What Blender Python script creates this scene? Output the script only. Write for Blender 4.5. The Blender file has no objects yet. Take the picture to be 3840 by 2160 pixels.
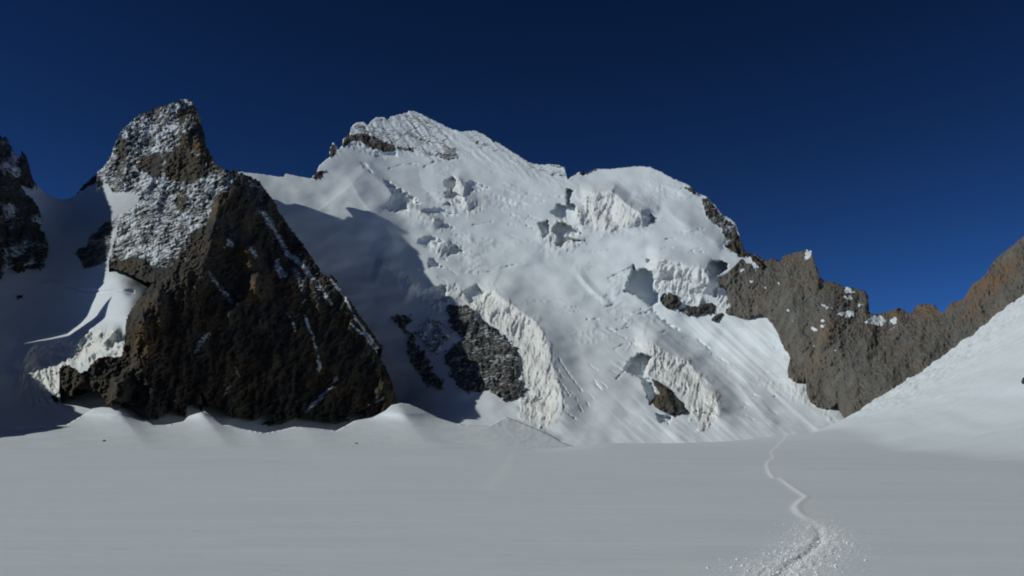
import bpy, math, random
import numpy as np

# ---------------------------------------------------------------- camera, sky, sun, exposure
F = 3688.0                       # focal length in photo pixels (photo is 3840 x 2160)
HY = 1674.0                      # image row of the eye level
PITCH = math.atan((HY - 1080.0) / F)
CAM = np.array([0.0, 0.0, 1.7])
scene = bpy.context.scene
cd = bpy.data.cameras.new("camera")
cam = bpy.data.objects.new("camera", cd)
scene.collection.objects.link(cam)
cam.location = CAM
cam.rotation_euler = (math.pi / 2 + PITCH, 0, 0)
cd.sensor_width = 36.0
cd.lens = 36.0 * F / 3840.0
cd.clip_start = 0.5
cd.clip_end = 60000
scene.camera = cam

SUN_EL = math.radians(30.0)
SUN_FRONT = math.radians(10.0)   # how far the sun stands on the camera's side of due left
SUN = np.array([-math.cos(SUN_EL) * math.cos(SUN_FRONT), -math.cos(SUN_EL) * math.sin(SUN_FRONT), math.sin(SUN_EL)])
world = bpy.data.worlds.new("World")
scene.world = world
world.use_nodes = True
wn = world.node_tree.nodes
wl = world.node_tree.links
wn.clear()
sky = wn.new("ShaderNodeTexSky")
sky.sky_type = 'NISHITA'
sky.sun_disc = False
sky.sun_elevation = SUN_EL
sky.sun_rotation = math.atan2(SUN[0], SUN[1])
sky.altitude = 3200
sky.air_density = 0.75
sky.dust_density = 0.0
sky.ozone_density = 3.0
tint = wn.new("ShaderNodeMix"); tint.data_type = 'RGBA'; tint.blend_type = 'MULTIPLY'
tint.inputs['Factor'].default_value = 1.0
tint.inputs['B'].default_value = (0.132, 0.142, 0.114, 1)
bg = wn.new("ShaderNodeBackground"); bg.inputs['Strength'].default_value = 0.075
wo = wn.new("ShaderNodeOutputWorld")
gam = wn.new('ShaderNodeGamma'); gam.inputs['Gamma'].default_value = 2.1   # the polarised, very deep sky of high altitude
wl.new(sky.outputs[0], gam.inputs['Color']); wl.new(gam.outputs[0], tint.inputs['A'])
cap = (0.9, 5.5, 90.0, 1)                  # keeps the low sky from washing out: c * cap / (c + cap)
add_ = wn.new("ShaderNodeMix"); add_.data_type = 'RGBA'; add_.blend_type = 'ADD'; add_.inputs['Factor'].default_value = 1.0; add_.inputs['B'].default_value = cap
mul_ = wn.new("ShaderNodeMix"); mul_.data_type = 'RGBA'; mul_.blend_type = 'MULTIPLY'; mul_.inputs['Factor'].default_value = 1.0; mul_.inputs['B'].default_value = cap
div_ = wn.new("ShaderNodeMix"); div_.data_type = 'RGBA'; div_.blend_type = 'DIVIDE'; div_.inputs['Factor'].default_value = 1.0
wl.new(tint.outputs['Result'], add_.inputs['A']); wl.new(tint.outputs['Result'], mul_.inputs['A'])
wl.new(mul_.outputs['Result'], div_.inputs['A']); wl.new(add_.outputs['Result'], div_.inputs['B'])
wl.new(div_.outputs['Result'], bg.inputs['Color'])
wl.new(bg.outputs[0], wo.inputs['Surface'])

sd = bpy.data.lights.new("sun", 'SUN')
sd.energy = 2.34
sd.angle = math.radians(0.5)
sd.color = (0.985, 1.0, 0.93)
so = bpy.data.objects.new("sun", sd)
scene.collection.objects.link(so)
so.rotation_euler = (math.pi / 2 - SUN_EL, 0, math.atan2(SUN[0], -SUN[1]))

scene.view_settings.view_transform = 'Standard'
scene.view_settings.look = 'None'
scene.view_settings.exposure = 0.0
scene.view_settings.gamma = 1.0
scene.render.engine = 'CYCLES'
scene.cycles.filter_width = 1.9
scene.cycles.diffuse_bounces = 4

# ---------------------------------------------------------------- numpy helpers
CP, SP = math.cos(PITCH), math.sin(PITCH)

def world_at(x, y, Y):
    """photo pixel + distance (metres along +Y) -> point in the world"""
    a = (x - 1920.0) / F
    b = (1080.0 - y) / F
    dy = CP - b * SP
    dz = SP + b * CP
    t = Y / dy
    return CAM[0] + a * t, CAM[1] + Y, CAM[2] + dz * t

def Z(ox, oy, s, pts):
    """coordinates read off an enlarged view -> photo pixels"""
    return [(ox + a / s, oy + b / s) for a, b in pts]

def _hash(ix, iy, seed):
    h = (ix.astype(np.int64) * 374761393 + iy.astype(np.int64) * 668265263 + seed * 1442695041) & 0xffffffff
    h = ((h ^ (h >> 13)) * 1274126177) & 0xffffffff
    h = (h ^ (h >> 16)) & 0xffffffff
    return h

def noise(x, y, seed=0):
    ix = np.floor(x); iy = np.floor(y)
    fx = x - ix; fy = y - iy
    ux = fx * fx * fx * (fx * (fx * 6 - 15) + 10); uy = fy * fy * fy * (fy * (fy * 6 - 15) + 10)
    def g(dx, dy):
        a = _hash(ix + dx, iy + dy, seed) * (2 * math.pi / 4294967296.0)
        return np.cos(a) * (fx - dx) + np.sin(a) * (fy - dy)
    a = g(0, 0); b = g(1, 0); c = g(0, 1); d = g(1, 1)
    return 1.4 * ((a + (b - a) * ux) + ((c + (d - c) * ux) - (a + (b - a) * ux)) * uy)

def fbm(x, y, octs=4, seed=0, gain=0.5, lac=2.03):
    s = 0; a = 1.0
    for i in range(octs):
        s = s + a * noise(x, y, seed + i * 17)
        x = x * lac + 3.7; y = y * lac + 1.3; a *= gain
    return s

def ridged(x, y, octs=4, seed=0, gain=0.5, lac=2.03):
    s = 0; a = 1.0
    for i in range(octs):
        s = s + a * (0.5 - np.abs(noise(x, y, seed + i * 17)) * 1.6)
        x = x * lac + 3.7; y = y * lac + 1.3; a *= gain
    return s

def rot(x, y, deg):
    c, s = math.cos(math.radians(deg)), math.sin(math.radians(deg))
    return x * c + y * s, -x * s + y * c

def sstep(a, b, v):
    t = np.clip((v - a) / (b - a), 0, 1)
    return t * t * (3 - 2 * t)

def line_dist(x, y, pts):
    """distance to a polyline, signed (+ = on the right-hand side in the picture of the line walked downwards), and the parameter 0..1 along it"""
    best = np.full(x.shape, 1e18); side = np.zeros(x.shape); par = np.zeros(x.shape)
    L = [math.hypot(pts[i + 1][0] - pts[i][0], pts[i + 1][1] - pts[i][1]) for i in range(len(pts) - 1)]
    tot = sum(L); acc = 0
    for i in range(len(pts) - 1):
        ax, ay = pts[i]; bx, by = pts[i + 1]
        dx, dy = bx - ax, by - ay
        q = dx * dx + dy * dy + 1e-9
        tt = ((x - ax) * dx + (y - ay) * dy) / q
        t = np.clip(tt, 0, 1)
        px = x - (ax + t * dx); py = y - (ay + t * dy)
        d = px * px + py * py
        m = d < best
        best = np.where(m, d, best)
        cr = (x - ax) * dy - (y - ay) * dx
        side = np.where(m, np.sign(cr), side)
        par = np.where(m, (acc + t * L[i]) / tot, par)
        acc += L[i]
    return np.sqrt(best), side, par

def sdf(x, y, pts):
    """signed distance to a polygon, negative inside"""
    best = np.full(x.shape, 1e18); ins = np.zeros(x.shape, bool)
    n = len(pts)
    for i in range(n):
        ax, ay = pts[i]; bx, by = pts[(i + 1) % n]
        dx, dy = bx - ax, by - ay
        q = dx * dx + dy * dy + 1e-9
        t = np.clip(((x - ax) * dx + (y - ay) * dy) / q, 0, 1)
        px = x - (ax + t * dx); py = y - (ay + t * dy)
        best = np.minimum(best, px * px + py * py)
        c = (ay > y) != (by > y)
        with np.errstate(divide='ignore', invalid='ignore'):
            xi = ax + (y - ay) * dx / (dy if dy != 0 else 1e-9)
        ins ^= c & (x < xi)
    d = np.sqrt(best)
    return np.where(ins, -d, d)

def windowed(x, y, pts, pad, fn, out=0.0):
    """evaluate fn only near pts"""
    xs = [p[0] for p in pts]; ys = [p[1] for p in pts]
    m = (x > min(xs) - pad) & (x < max(xs) + pad) & (y > min(ys) - pad) & (y < max(ys) + pad)
    r = np.full(x.shape, out, float)
    if m.any():
        r[m] = fn(x[m], y[m])
    return r

def fold(x, y, pts, A, wl_, wr_, ends=0.18):
    """a crest: rises A metres towards the viewer at the line, falls off over wl_ pixels on its left and wr_ on its right"""
    def fn(x, y):
        d, s, p = line_dist(x, y, pts)
        w = np.where(s >= 0, wr_, wl_)
        k = np.clip(1 - d / w, 0, 1)
        k = np.where(s >= 0, k * k * (3 - 2 * k) * 0.5 + 0.5 * k * k, k * (0.6 + 0.4 * k))
        e = sstep(0, ends, p) * sstep(0, ends, 1 - p) if ends > 0 else 1
        return A * k * e
    return windowed(x, y, pts, max(wl_, wr_), fn)

def inside(x, y, pts, soft=5.0, wob=0.0, ws=20.0, seed=0):
    def fn(x, y):
        d = sdf(x, y, pts)
        if wob:
            d = d + wob * fbm(x / ws, y / ws, 3, seed)
        return 1 - sstep(-soft, soft, d)
    return windowed(x, y, pts, soft + 2 * wob + 4, fn)

def tps(ctrl):
    """smooth surface through control points (x, y, distance)"""
    c = np.array(ctrl, float)
    P = c[:, :2] / 1000.0; v = np.log(c[:, 2])
    n = len(c)
    def U(r2): return np.where(r2 > 0, r2 * np.log(r2 + 1e-12), 0)
    K = U(((P[:, None] - P[None]) ** 2).sum(-1)) + np.eye(n) * 0.004
    A = np.zeros((n + 3, n + 3)); A[:n, :n] = K
    A[:n, n] = 1; A[:n, n + 1:] = P; A[n, :n] = 1; A[n + 1:, :n] = P.T
    w = np.linalg.solve(A, np.concatenate([v, np.zeros(3)]))
    def f(x, y):
        x = x / 1000.0; y = y / 1000.0
        s = w[n] + w[n + 1] * x + w[n + 2] * y
        for i in range(n):
            s = s + w[i] * U((x - P[i, 0]) ** 2 + (y - P[i, 1]) ** 2)
        return np.exp(s)
    return f

def ray_plane(p0, p1, p2):
    """distance field (along +Y) of the plane through three (x, y, Y) points"""
    P = [np.array(world_at(*p)) for p in (p0, p1, p2)]
    n = np.cross(P[1] - P[0], P[2] - P[0]); n /= np.linalg.norm(n)
    if n[1] > 0: n = -n
    c = n @ (P[0] - CAM)
    def f(x, y):
        a = (x - 1920.0) / F; b = (1080.0 - y) / F
        dy = CP - b * SP; dz = SP + b * CP
        return c / (n[0] * a / dy + n[1] + n[2] * dz / dy)
    f.n = n
    return f

# ---------------------------------------------------------------- mesh and tagging helpers
def mesh_from(name, V, Q, mats, attrs=None, mat_idx=None, smooth=True, parent=None, origin=None):
    V = np.asarray(V, dtype=np.float64); Q = np.asarray(Q, dtype=np.int32)
    o3 = np.array(origin if origin is not None else (0, 0, 0), float)
    me = bpy.data.meshes.new(name)
    k = Q.shape[1]
    me.vertices.add(len(V)); me.vertices.foreach_set("co", (V - o3).astype(np.float32).ravel())
    me.loops.add(Q.size); me.loops.foreach_set("vertex_index", Q.ravel())
    me.polygons.add(len(Q)); me.polygons.foreach_set("loop_start", np.arange(0, Q.size, k, dtype=np.int32))
    me.polygons.foreach_set("use_smooth", np.full(len(Q), smooth))
    if mat_idx is not None:
        me.polygons.foreach_set("material_index", mat_idx.astype(np.int32))
    for a, v in (attrs or {}).items():
        at = me.attributes.new(a, 'FLOAT', 'POINT')
        at.data.foreach_set("value", np.asarray(v, dtype=np.float32))
    for m in (mats if isinstance(mats, (list, tuple)) else [mats]):
        me.materials.append(m)
    me.update(); me.validate()
    o = bpy.data.objects.new(name, me)
    scene.collection.objects.link(o)
    o.location = tuple(o3)
    if parent is not None:
        o.parent = parent
        o.matrix_parent_inverse.identity()
        o.location = tuple(o3 - np.array(parent.location))
    return o

def tag(o, label=None, cat=None, group=None, kind=None):
    if label: o["label"] = label
    if cat: o["category"] = cat
    if group: o["group"] = group
    if kind: o["kind"] = kind
    return o

def relief(name, poly, depth, mats, attrs=None, step=3.0, back=150.0, edge=0.0, es=14.0, seed=0, parent=None, holes=(), skirt_drop=0.35, origin_at=True, ragged=None, tuck=False):
    """a closed body of rock or snow: its visible face is depth(x, y) over the outline poly, its flanks run back `back` metres"""
    xs = [p[0] for p in poly]; ys = [p[1] for p in poly]
    gx = np.arange(min(xs) - 3 * step, max(xs) + 3 * step, step)
    gy = np.arange(min(ys) - 3 * step, max(ys) + 3 * step, step)
    X, Y = np.meshgrid(gx, gy)
    def S(X, Y):
        d = sdf(X, Y, poly)
        if edge:
            d = d + edge * fbm(X / es, Y / es, 3, seed + 5)
        if ragged is not None:
            d = np.maximum(d, ragged(X, Y))
        return d
    D = S(X, Y)
    gyy, gxx = np.gradient(D, step)
    g2 = np.maximum(np.hypot(gxx, gyy), 0.4)
    keep = D < 0.5 * step
    q = keep[:-1, :-1] & keep[1:, :-1] & keep[:-1, 1:] & keep[1:, 1:]
    # pull the outermost ring of vertices onto the outline
    near = (D > -0.75 * step)
    mv = np.where(near, np.clip(D, -0.75 * step, 0.5 * step) / g2, 0)
    X2 = X - mv * gxx / g2; Y2 = Y - mv * gyy / g2
    used = np.zeros(D.shape, bool)
    used[:-1, :-1] |= q; used[1:, :-1] |= q; used[:-1, 1:] |= q; used[1:, 1:] |= q
    idx = -np.ones(D.shape, int); n = used.sum(); idx[used] = np.arange(n)
    ux, uy = X2[used], Y2[used]
    dep = depth(ux, uy)
    wx, wy, wz = world_at(ux, uy, dep)
    V = np.stack([wx, wy, wz], 1)
    a = idx[:-1, :-1][q]; b = idx[:-1, 1:][q]; c = idx[1:, 1:][q]; d = idx[1:, :-1][q]
    Q = np.stack([a, d, c, b], 1)
    # boundary edges -> flanks
    E = np.concatenate([np.stack([Q[:, i], Q[:, (i + 1) % 4]], 1) for i in range(4)])
    key = np.minimum(E[:, 0], E[:, 1]).astype(np.int64) * (n + 1) + np.maximum(E[:, 0], E[:, 1])
    u, inv, cnt = np.unique(key, return_inverse=True, return_counts=True)
    B = E[cnt[inv] == 1]
    bv = np.unique(B)
    gm = np.hypot(gxx, gyy) + 1e-6
    gxb = (gxx / gm)[used][bv]; gyb = (gyy / gm)[used][bv]
    Vb = V[bv].copy()
    nb = len(bv)
    rings = [V]
    prev = np.arange(n)
    Qs = [Q]
    off = n
    bk = back(ux[bv], uy[bv]) if callable(back) else back
    for k, f in enumerate((0.25, 0.6, 1.0)):
        # the flank runs back from the outline; under edges that overhang it stays tucked behind the face
        W = Vb.copy()
        up = Vb[:, 2] - CAM[2]
        W[:, 1] += bk * f
        if tuck:
            W[:, 0] += bk * f * (Vb[:, 0] / Vb[:, 1] - 0.04 * gxb)
            low = sstep(-0.5, 0.1, gyb)
            W[:, 2] += bk * f * ((up / Vb[:, 1] + 0.04 * gyb) * low - skirt_drop * (1 - low) * (0.6 + 0.4 * f))
        else:
            W[:, 0] += bk * f * (Vb[:, 0] / Vb[:, 1]) * 0.6
            W[:, 2] -= bk * f * skirt_drop * (0.6 + 0.4 * f)
        rings.append(W)
        cur = -np.ones(n, int); cur[bv] = off + np.arange(nb)
        Qs.append(np.stack([B[:, 1], B[:, 0], cur[B[:, 0]], cur[B[:, 1]]], 1) if k == 0 else
                  np.stack([prev[B[:, 1]], prev[B[:, 0]], cur[B[:, 0]], cur[B[:, 1]]], 1))
        prev = cur; off += nb
    V = np.concatenate(rings); Q = np.concatenate(Qs)
    at = {}
    for kk, fn in (attrs or {}).items():
        v = fn(ux, uy) if callable(fn) else np.full(n, float(fn))
        at[kk] = np.concatenate([v] + [v[bv]] * 3)
    i0 = np.argmin(V[:n, 2]); cx = V[:n, 0].mean()
    org = (cx, V[i0, 1], V[i0, 2]) if origin_at else (0, 0, 0)
    return mesh_from(name, V, Q, mats, at, parent=parent, origin=org)

# ---------------------------------------------------------------- materials
def new_mat(name):
    m = bpy.data.materials.new(name); m.use_nodes = True
    nt = m.node_tree; nt.nodes.clear()
    out = nt.nodes.new("ShaderNodeOutputMaterial")
    b = nt.nodes.new("ShaderNodeBsdfPrincipled")
    nt.links.new(b.outputs[0], out.inputs['Surface'])
    return m, nt, b

class NB:
    def __init__(s, nt): s.nt = nt
    def n(s, t, **k):
        nd = s.nt.nodes.new(t)
        for a, v in k.items(): setattr(nd, a, v)
        return nd
    def l(s, a, b): s.nt.links.new(a, b)
    def math(s, op, a, b=None, c=None, clamp=False):
        nd = s.n("ShaderNodeMath", operation=op, use_clamp=clamp)
        for i, v in enumerate((a, b, c)):
            if v is None: continue
            if isinstance(v, (int, float)): nd.inputs[i].default_value = v
            else: s.l(v, nd.inputs[i])
        return nd.outputs[0]
    def mix(s, f, a, b, blend='MIX'):
        nd = s.n("ShaderNodeMix", data_type='RGBA', blend_type=blend)
        for k, v in (('Factor', f), ('A', a), ('B', b)):
            sock = nd.inputs[k] if k != 'Factor' else nd.inputs[0]
            if isinstance(v, (int, float)): sock.default_value = v
            elif isinstance(v, tuple): sock.default_value = (*v, 1)
            else: s.l(v, sock)
        return nd.outputs['Result']
    def noise(s, vec, scale, detail=4, rough=0.55, dist=0.0):
        nd = s.n("ShaderNodeTexNoise"); nd.inputs['Scale'].default_value = scale
        nd.inputs['Detail'].default_value = detail; nd.inputs['Roughness'].default_value = rough
        nd.inputs['Distortion'].default_value = dist
        s.l(vec, nd.inputs['Vector']); return nd.outputs[0]
    def scaled(s, vec, sc, ro=(0, 0, 0)):
        nd = s.n("ShaderNodeMapping"); nd.inputs['Scale'].default_value = sc; nd.inputs['Rotation'].default_value = ro
        s.l(vec, nd.inputs['Vector']); return nd.outputs[0]
    def remap(s, v, a, b, c=0.0, d=1.0):
        nd = s.n("ShaderNodeMapRange"); nd.inputs[1].default_value = a; nd.inputs[2].default_value = b
        nd.inputs[3].default_value = c; nd.inputs[4].default_value = d
        s.l(v, nd.inputs[0]); return nd.outputs[0]
    def attr(s, name):
        return s.n("ShaderNodeAttribute", attribute_name=name).outputs['Fac']

def mountain_material(name, snow=(0.76, 0.815, 0.845), rock_a=(0.13, 0.115, 0.09), rock_b=(0.055, 0.055, 0.055), orange=(0.16, 0.10, 0.055), patch=0.085, sharp=0.06, bump=1.0):
    """snow, glacier ice and bare rock; where the rock shows comes from the mesh attribute `rock` broken up by noise"""
    m, nt, b = new_mat(name); N = NB(nt)
    geo = N.n("ShaderNodeNewGeometry").outputs['Position']
    g2 = N.scaled(N.scaled(geo, (1, 1, 1), (0, 0.5, 0)), (0.62, 0.8, 1.5))
    n1 = N.noise(g2, patch, 6, 0.68, 0.5)
    n2 = N.noise(geo, patch * 0.22, 3, 0.5)
    nn = N.math('ADD', N.math('MULTIPLY', n1, 0.75), N.math('MULTIPLY', n2, 0.25))
    # rock where noise < attr
    r = N.attr('rock')
    d = N.math('SUBTRACT', N.math('ADD', N.math('MULTIPLY', r, 0.62), 0.19), nn)
    rock_f = N.remap(d, -sharp, sharp)
    # rock colour
    c1 = N.noise(N.scaled(geo, (1, 1, 0.35)), 0.05, 6, 0.62)
    c2 = N.noise(geo, 0.011, 4, 0.5)
    rc = N.mix(N.remap(c1, 0.32, 0.68), rock_b, rock_a)
    of = N.math('MULTIPLY', N.remap(c2, 0.42, 0.62), N.attr('rust'), clamp=True)
    rc = N.mix(of, rc, orange)
    # snow / ice colour
    s1 = N.noise(geo, 0.03, 5, 0.6)
    sc = N.mix(N.remap(s1, 0.3, 0.7), tuple(c * 0.93 for c in snow), snow)
    ic = N.mix(N.remap(N.noise(geo, 0.12, 5, 0.7), 0.35, 0.65), (0.72, 0.735, 0.72), (0.84, 0.85, 0.815))
    sc = N.mix(N.attr('ice'), sc, ic)
    N.l(N.mix(rock_f, sc, rc), b.inputs['Base Color'])
    b.inputs['Roughness'].default_value = 0.9
    b.inputs['Specular IOR Level'].default_value = 0.15
    # bump
    h1 = N.noise(geo, 0.09, 7, 0.65)
    rk = N.math('MULTIPLY', N.math('MULTIPLY', h1, 11.0 * bump), N.math('ADD', rock_f, N.math('MULTIPLY', N.attr('ice'), 0.18)))
    sn = N.math('MULTIPLY', N.noise(geo, 0.02, 5, 0.5), 2.2)
    h = N.math('ADD', rk, N.math('ADD', sn, N.math('MULTIPLY', rock_f, 0.8)))
    bp = N.n("ShaderNodeBump"); bp.inputs['Strength'].default_value = 1.0; bp.inputs['Distance'].default_value = 1.0
    N.l(h, bp.inputs['Height']); N.l(bp.outputs[0], b.inputs['Normal'])
    return m

M_main = mountain_material("snow_and_rock")
M_tower = mountain_material("dusted_rock", patch=0.11, sharp=0.04, rock_a=(0.118, 0.111, 0.088), rock_b=(0.034, 0.037, 0.042), orange=(0.17, 0.115, 0.06))
M_grey = mountain_material("dusted_grey_rock", patch=0.12, sharp=0.05, rock_a=(0.14, 0.137, 0.125), rock_b=(0.05, 0.052, 0.055))
M_ridge = mountain_material("brown_grey_rock", patch=0.06, sharp=0.05, rock_a=(0.222, 0.214, 0.18), rock_b=(0.13, 0.13, 0.125), orange=(0.25, 0.165, 0.10))

def plain_material():
    m, nt, b = new_mat("wind_packed_snow"); N = NB(nt)
    geo = N.n("ShaderNodeNewGeometry").outputs['Position']
    st = N.scaled(geo, (0.25, 1.0, 1.0), (0, 0, 0.12))
    a = N.math('ADD', N.math('MULTIPLY', N.noise(st, 0.5, 6, 0.6), 0.6), N.math('MULTIPLY', N.noise(st, 0.06, 4, 0.5), 0.4))
    c = N.mix(N.remap(a, 0.35, 0.7), (0.71, 0.775, 0.80), (0.79, 0.84, 0.855))
    sk = N.remap(N.noise(N.scaled(geo, (0.10, 1.3, 1.0), (0, 0, 0.08)), 0.8, 5, 0.6), 0.56, 0.72)
    c = N.mix(N.math('MULTIPLY', sk, 0.55), c, (0.86, 0.90, 0.91))
    c = N.mix(N.attr('track'), c, (0.93, 0.95, 0.955))
    N.l(c, b.inputs['Base Color'])
    b.inputs['Roughness'].default_value = 0.85
    b.inputs['Specular IOR Level'].default_value = 0.2
    h = N.math('ADD', N.math('MULTIPLY', N.noise(st, 0.9, 6, 0.65), 0.11), N.math('MULTIPLY', N.noise(geo, 22.0, 4, 0.6), 0.003))
    bp = N.n("ShaderNodeBump"); bp.inputs['Strength'].default_value = 0.6; bp.inputs['Distance'].default_value = 1.0
    N.l(h, bp.inputs['Height']); N.l(bp.outputs[0], b.inputs['Normal'])
    return m
M_plain = plain_material()

R1 = (0, 300, 2.07); R2 = (0, 900, 1.725); R3 = (700, 500, 2.07); R4 = (700, 1000, 1.958)
R5 = (1100, 380, 2.337); R6 = (1400, 900, 1.767); R7 = (1900, 560, 2.07); R8 = (2200, 1100, 2.337)
R10 = (2600, 860, 1.858); R11 = (2600, 1600, 2.077); R12 = (0, 1500, 1.61); R13 = (1300, 1500, 1.61)

# ================================================================ MAIN MOUNTAIN
# distances of the snow face at spline nodes 75 photo pixels apart, first node at (700, 300)
MAIN_GRID = np.log(np.array([
    [26304, 26650, 26948, 27196, 27437, 27735, 28209, 29004, 30059, 30850, 31212, 31223, 31117, 30990, 30829, 30739, 30782, 31009, 31414, 31960, 32627, 33402, 34280, 35282, 36365, 37416, 38274, 38782, 38857, 38544, 37995, 37386, 36843, 36424, 36133, 35939, 35803, 35689],
    [25713, 25839, 25978, 26151, 26382, 26683, 27230, 28240, 29263, 29512, 29679, 29656, 29648, 29597, 29395, 29238, 29095, 29146, 29287, 29534, 29778, 30031, 30366, 30830, 31457, 32247, 33131, 33988, 34664, 35038, 35121, 35007, 34804, 34596, 34421, 34288, 34182, 34085],
    [25202, 25065, 25069, 25194, 25407, 25796, 26587, 27778, 28056, 28068, 28265, 28269, 28287, 28218, 28049, 27847, 27598, 27477, 27353, 27345, 27234, 27049, 27009, 27047, 27285, 27827, 28652, 29709, 30847, 31822, 32485, 32821, 32915, 32881, 32799, 32706, 32620, 32535],
    [24886, 24611, 24575, 24772, 24920, 25550, 26263, 26574, 26510, 26841, 26976, 26977, 26981, 26911, 26754, 26553, 26331, 26135, 25935, 25739, 25431, 24960, 24673, 24338, 24192, 24394, 24934, 25885, 27262, 28765, 30004, 30784, 31151, 31262, 31245, 31173, 31093, 31009],
    [24737, 24759, 24900, 25265, 24985, 24981, 24886, 24884, 25139, 25544, 25753, 25754, 25744, 25669, 25542, 25374, 25178, 24947, 24720, 24536, 24300, 23998, 23692, 23383, 23030, 22703, 22556, 22895, 24040, 25873, 27597, 28795, 29431, 29680, 29716, 29656, 29574, 29486],
    [24299, 24346, 24158, 24047, 24310, 24158, 24208, 24214, 24242, 24499, 24681, 24720, 24658, 24523, 24402, 24278, 24150, 23997, 23813, 23648, 23421, 23142, 22866, 22622, 22411, 22187, 22006, 21797, 21869, 23428, 25311, 26784, 27664, 28062, 28160, 28119, 28040, 27948],
    [22982, 22818, 22786, 22621, 23203, 23517, 23535, 23538, 23557, 23677, 23805, 23898, 23874, 23796, 23711, 23578, 23462, 23354, 23184, 22920, 22625, 22313, 22065, 21894, 21719, 21596, 21543, 21580, 21345, 21807, 23296, 24772, 25811, 26355, 26537, 26534, 26472, 26393],
    [21972, 22048, 22196, 22251, 22381, 22738, 23022, 23138, 23146, 23163, 23179, 23184, 23180, 23151, 23091, 23011, 22926, 22777, 22582, 22326, 22068, 21793, 21521, 21356, 21202, 21081, 20999, 20952, 20947, 20831, 21641, 22862, 23913, 24554, 24826, 24883, 24865, 24829],
    [21679, 21711, 21739, 21797, 21972, 22227, 22497, 22742, 22896, 22915, 22834, 22790, 22763, 22732, 22674, 22600, 22476, 22263, 22084, 21842, 21616, 21399, 21160, 20903, 20695, 20533, 20438, 20334, 20225, 20085, 20288, 21159, 22055, 22698, 23044, 23179, 23238, 23281],
    [21359, 21359, 21421, 21426, 21610, 21815, 22009, 22218, 22438, 22604, 22551, 22430, 22353, 22309, 22246, 22181, 22092, 21957, 21821, 21592, 21343, 21123, 20897, 20653, 20411, 20169, 20003, 19906, 19822, 19665, 19497, 19792, 20321, 20862, 21253, 21474, 21634, 21787],
    [20990, 21012, 21072, 21105, 21260, 21437, 21591, 21737, 21903, 22073, 22128, 22081, 21988, 21906, 21826, 21719, 21600, 21467, 21337, 21166, 21003, 20809, 20603, 20433, 20275, 20078, 19843, 19644, 19473, 19425, 19387, 18885, 18844, 19186, 19578, 19863, 20123, 20392],
    [20550, 20644, 20715, 20750, 20918, 21084, 21227, 21339, 21429, 21524, 21564, 21545, 21510, 21460, 21392, 21284, 21184, 21076, 20971, 20812, 20627, 20470, 20258, 20060, 19907, 19852, 19781, 19638, 19455, 19159, 18617, 18307, 17912, 17902, 18187, 18469, 18793, 19139],
    [20084, 20243, 20335, 20375, 20567, 20730, 20870, 20972, 21014, 21013, 20984, 20919, 20801, 20767, 20760, 20681, 20581, 20439, 20309, 20196, 20061, 19931, 19840, 19739, 19656, 19570, 19367, 19193, 18889, 18445, 18004, 17806, 17582, 17298, 17245, 17430, 17735, 18054],
    [19605, 19795, 19967, 19985, 20195, 20358, 20497, 20596, 20613, 20537, 20438, 20346, 20104, 19810, 19880, 19880, 19778, 19715, 19664, 19626, 19542, 19441, 19377, 19344, 19326, 19297, 19151, 18864, 18522, 18197, 17802, 17513, 17297, 17072, 16806, 16847, 16989, 17147],
    [19125, 19328, 19531, 19590, 19790, 19957, 20090, 20175, 20176, 20079, 19979, 19886, 19565, 19073, 18947, 18958, 18843, 18888, 18946, 18936, 18828, 18708, 18625, 18586, 18614, 18634, 18670, 18558, 18237, 17833, 17439, 17146, 16980, 16846, 16753, 16593, 16467, 16422],
    [18632, 18867, 19147, 19122, 19302, 19489, 19627, 19710, 19717, 19663, 19609, 19450, 19039, 18543, 18224, 18155, 18076, 18011, 18092, 18040, 17913, 17780, 17658, 17534, 17533, 17649, 17729, 17795, 17670, 17246, 16938, 16717, 16566, 16450, 16313, 16141, 15988, 15869],
    [18128, 18328, 18556, 18639, 18800, 18966, 19113, 19213, 19268, 19279, 19144, 18791, 18318, 17931, 17677, 17530, 17429, 17258, 17185, 17142, 17072, 16984, 16876, 16747, 16542, 16591, 16667, 16696, 16722, 16535, 16329, 16123, 15912, 15752, 15596, 15551, 15515, 15414],
    [17610, 17765, 17951, 18139, 18265, 18398, 18536, 18666, 18778, 18708, 18206, 17687, 17358, 17104, 16984, 16820, 16704, 16522, 16449, 16437, 16378, 16276, 16166, 16056, 15941, 15796, 15701, 15620, 15550, 15451, 15350, 15244, 15125, 15021, 15037, 15072, 15030, 14959],
    [17089, 17226, 17387, 17559, 17683, 17802, 17912, 18003, 17992, 17627, 16774, 16216, 16225, 16135, 16057, 15945, 15863, 15754, 15718, 15704, 15664, 15557, 15452, 15319, 15190, 15045, 14857, 14697, 14543, 14394, 14333, 14324, 14310, 14358, 14395, 14402, 14449, 14481],
    [16579, 16720, 16869, 17018, 17143, 17230, 17255, 17172, 16893, 16331, 15593, 15111, 15053, 15064, 15057, 15038, 15024, 15006, 14998, 14983, 14941, 14849, 14733, 14590, 14429, 14246, 14031, 13822, 13636, 13497, 13448, 13473, 13535, 13626, 13700, 13773, 13876, 13987],
    [16086, 16234, 16381, 16521, 16636, 16676, 16578, 16279, 15772, 15148, 14576, 14186, 14019, 14019, 14086, 14165, 14234, 14285, 14307, 14296, 14250, 14168, 14047, 13890, 13697, 13475, 13235, 12998, 12801, 12675, 12637, 12681, 12782, 12906, 13037, 13177, 13332, 13500]]) / 10.0)

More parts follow.
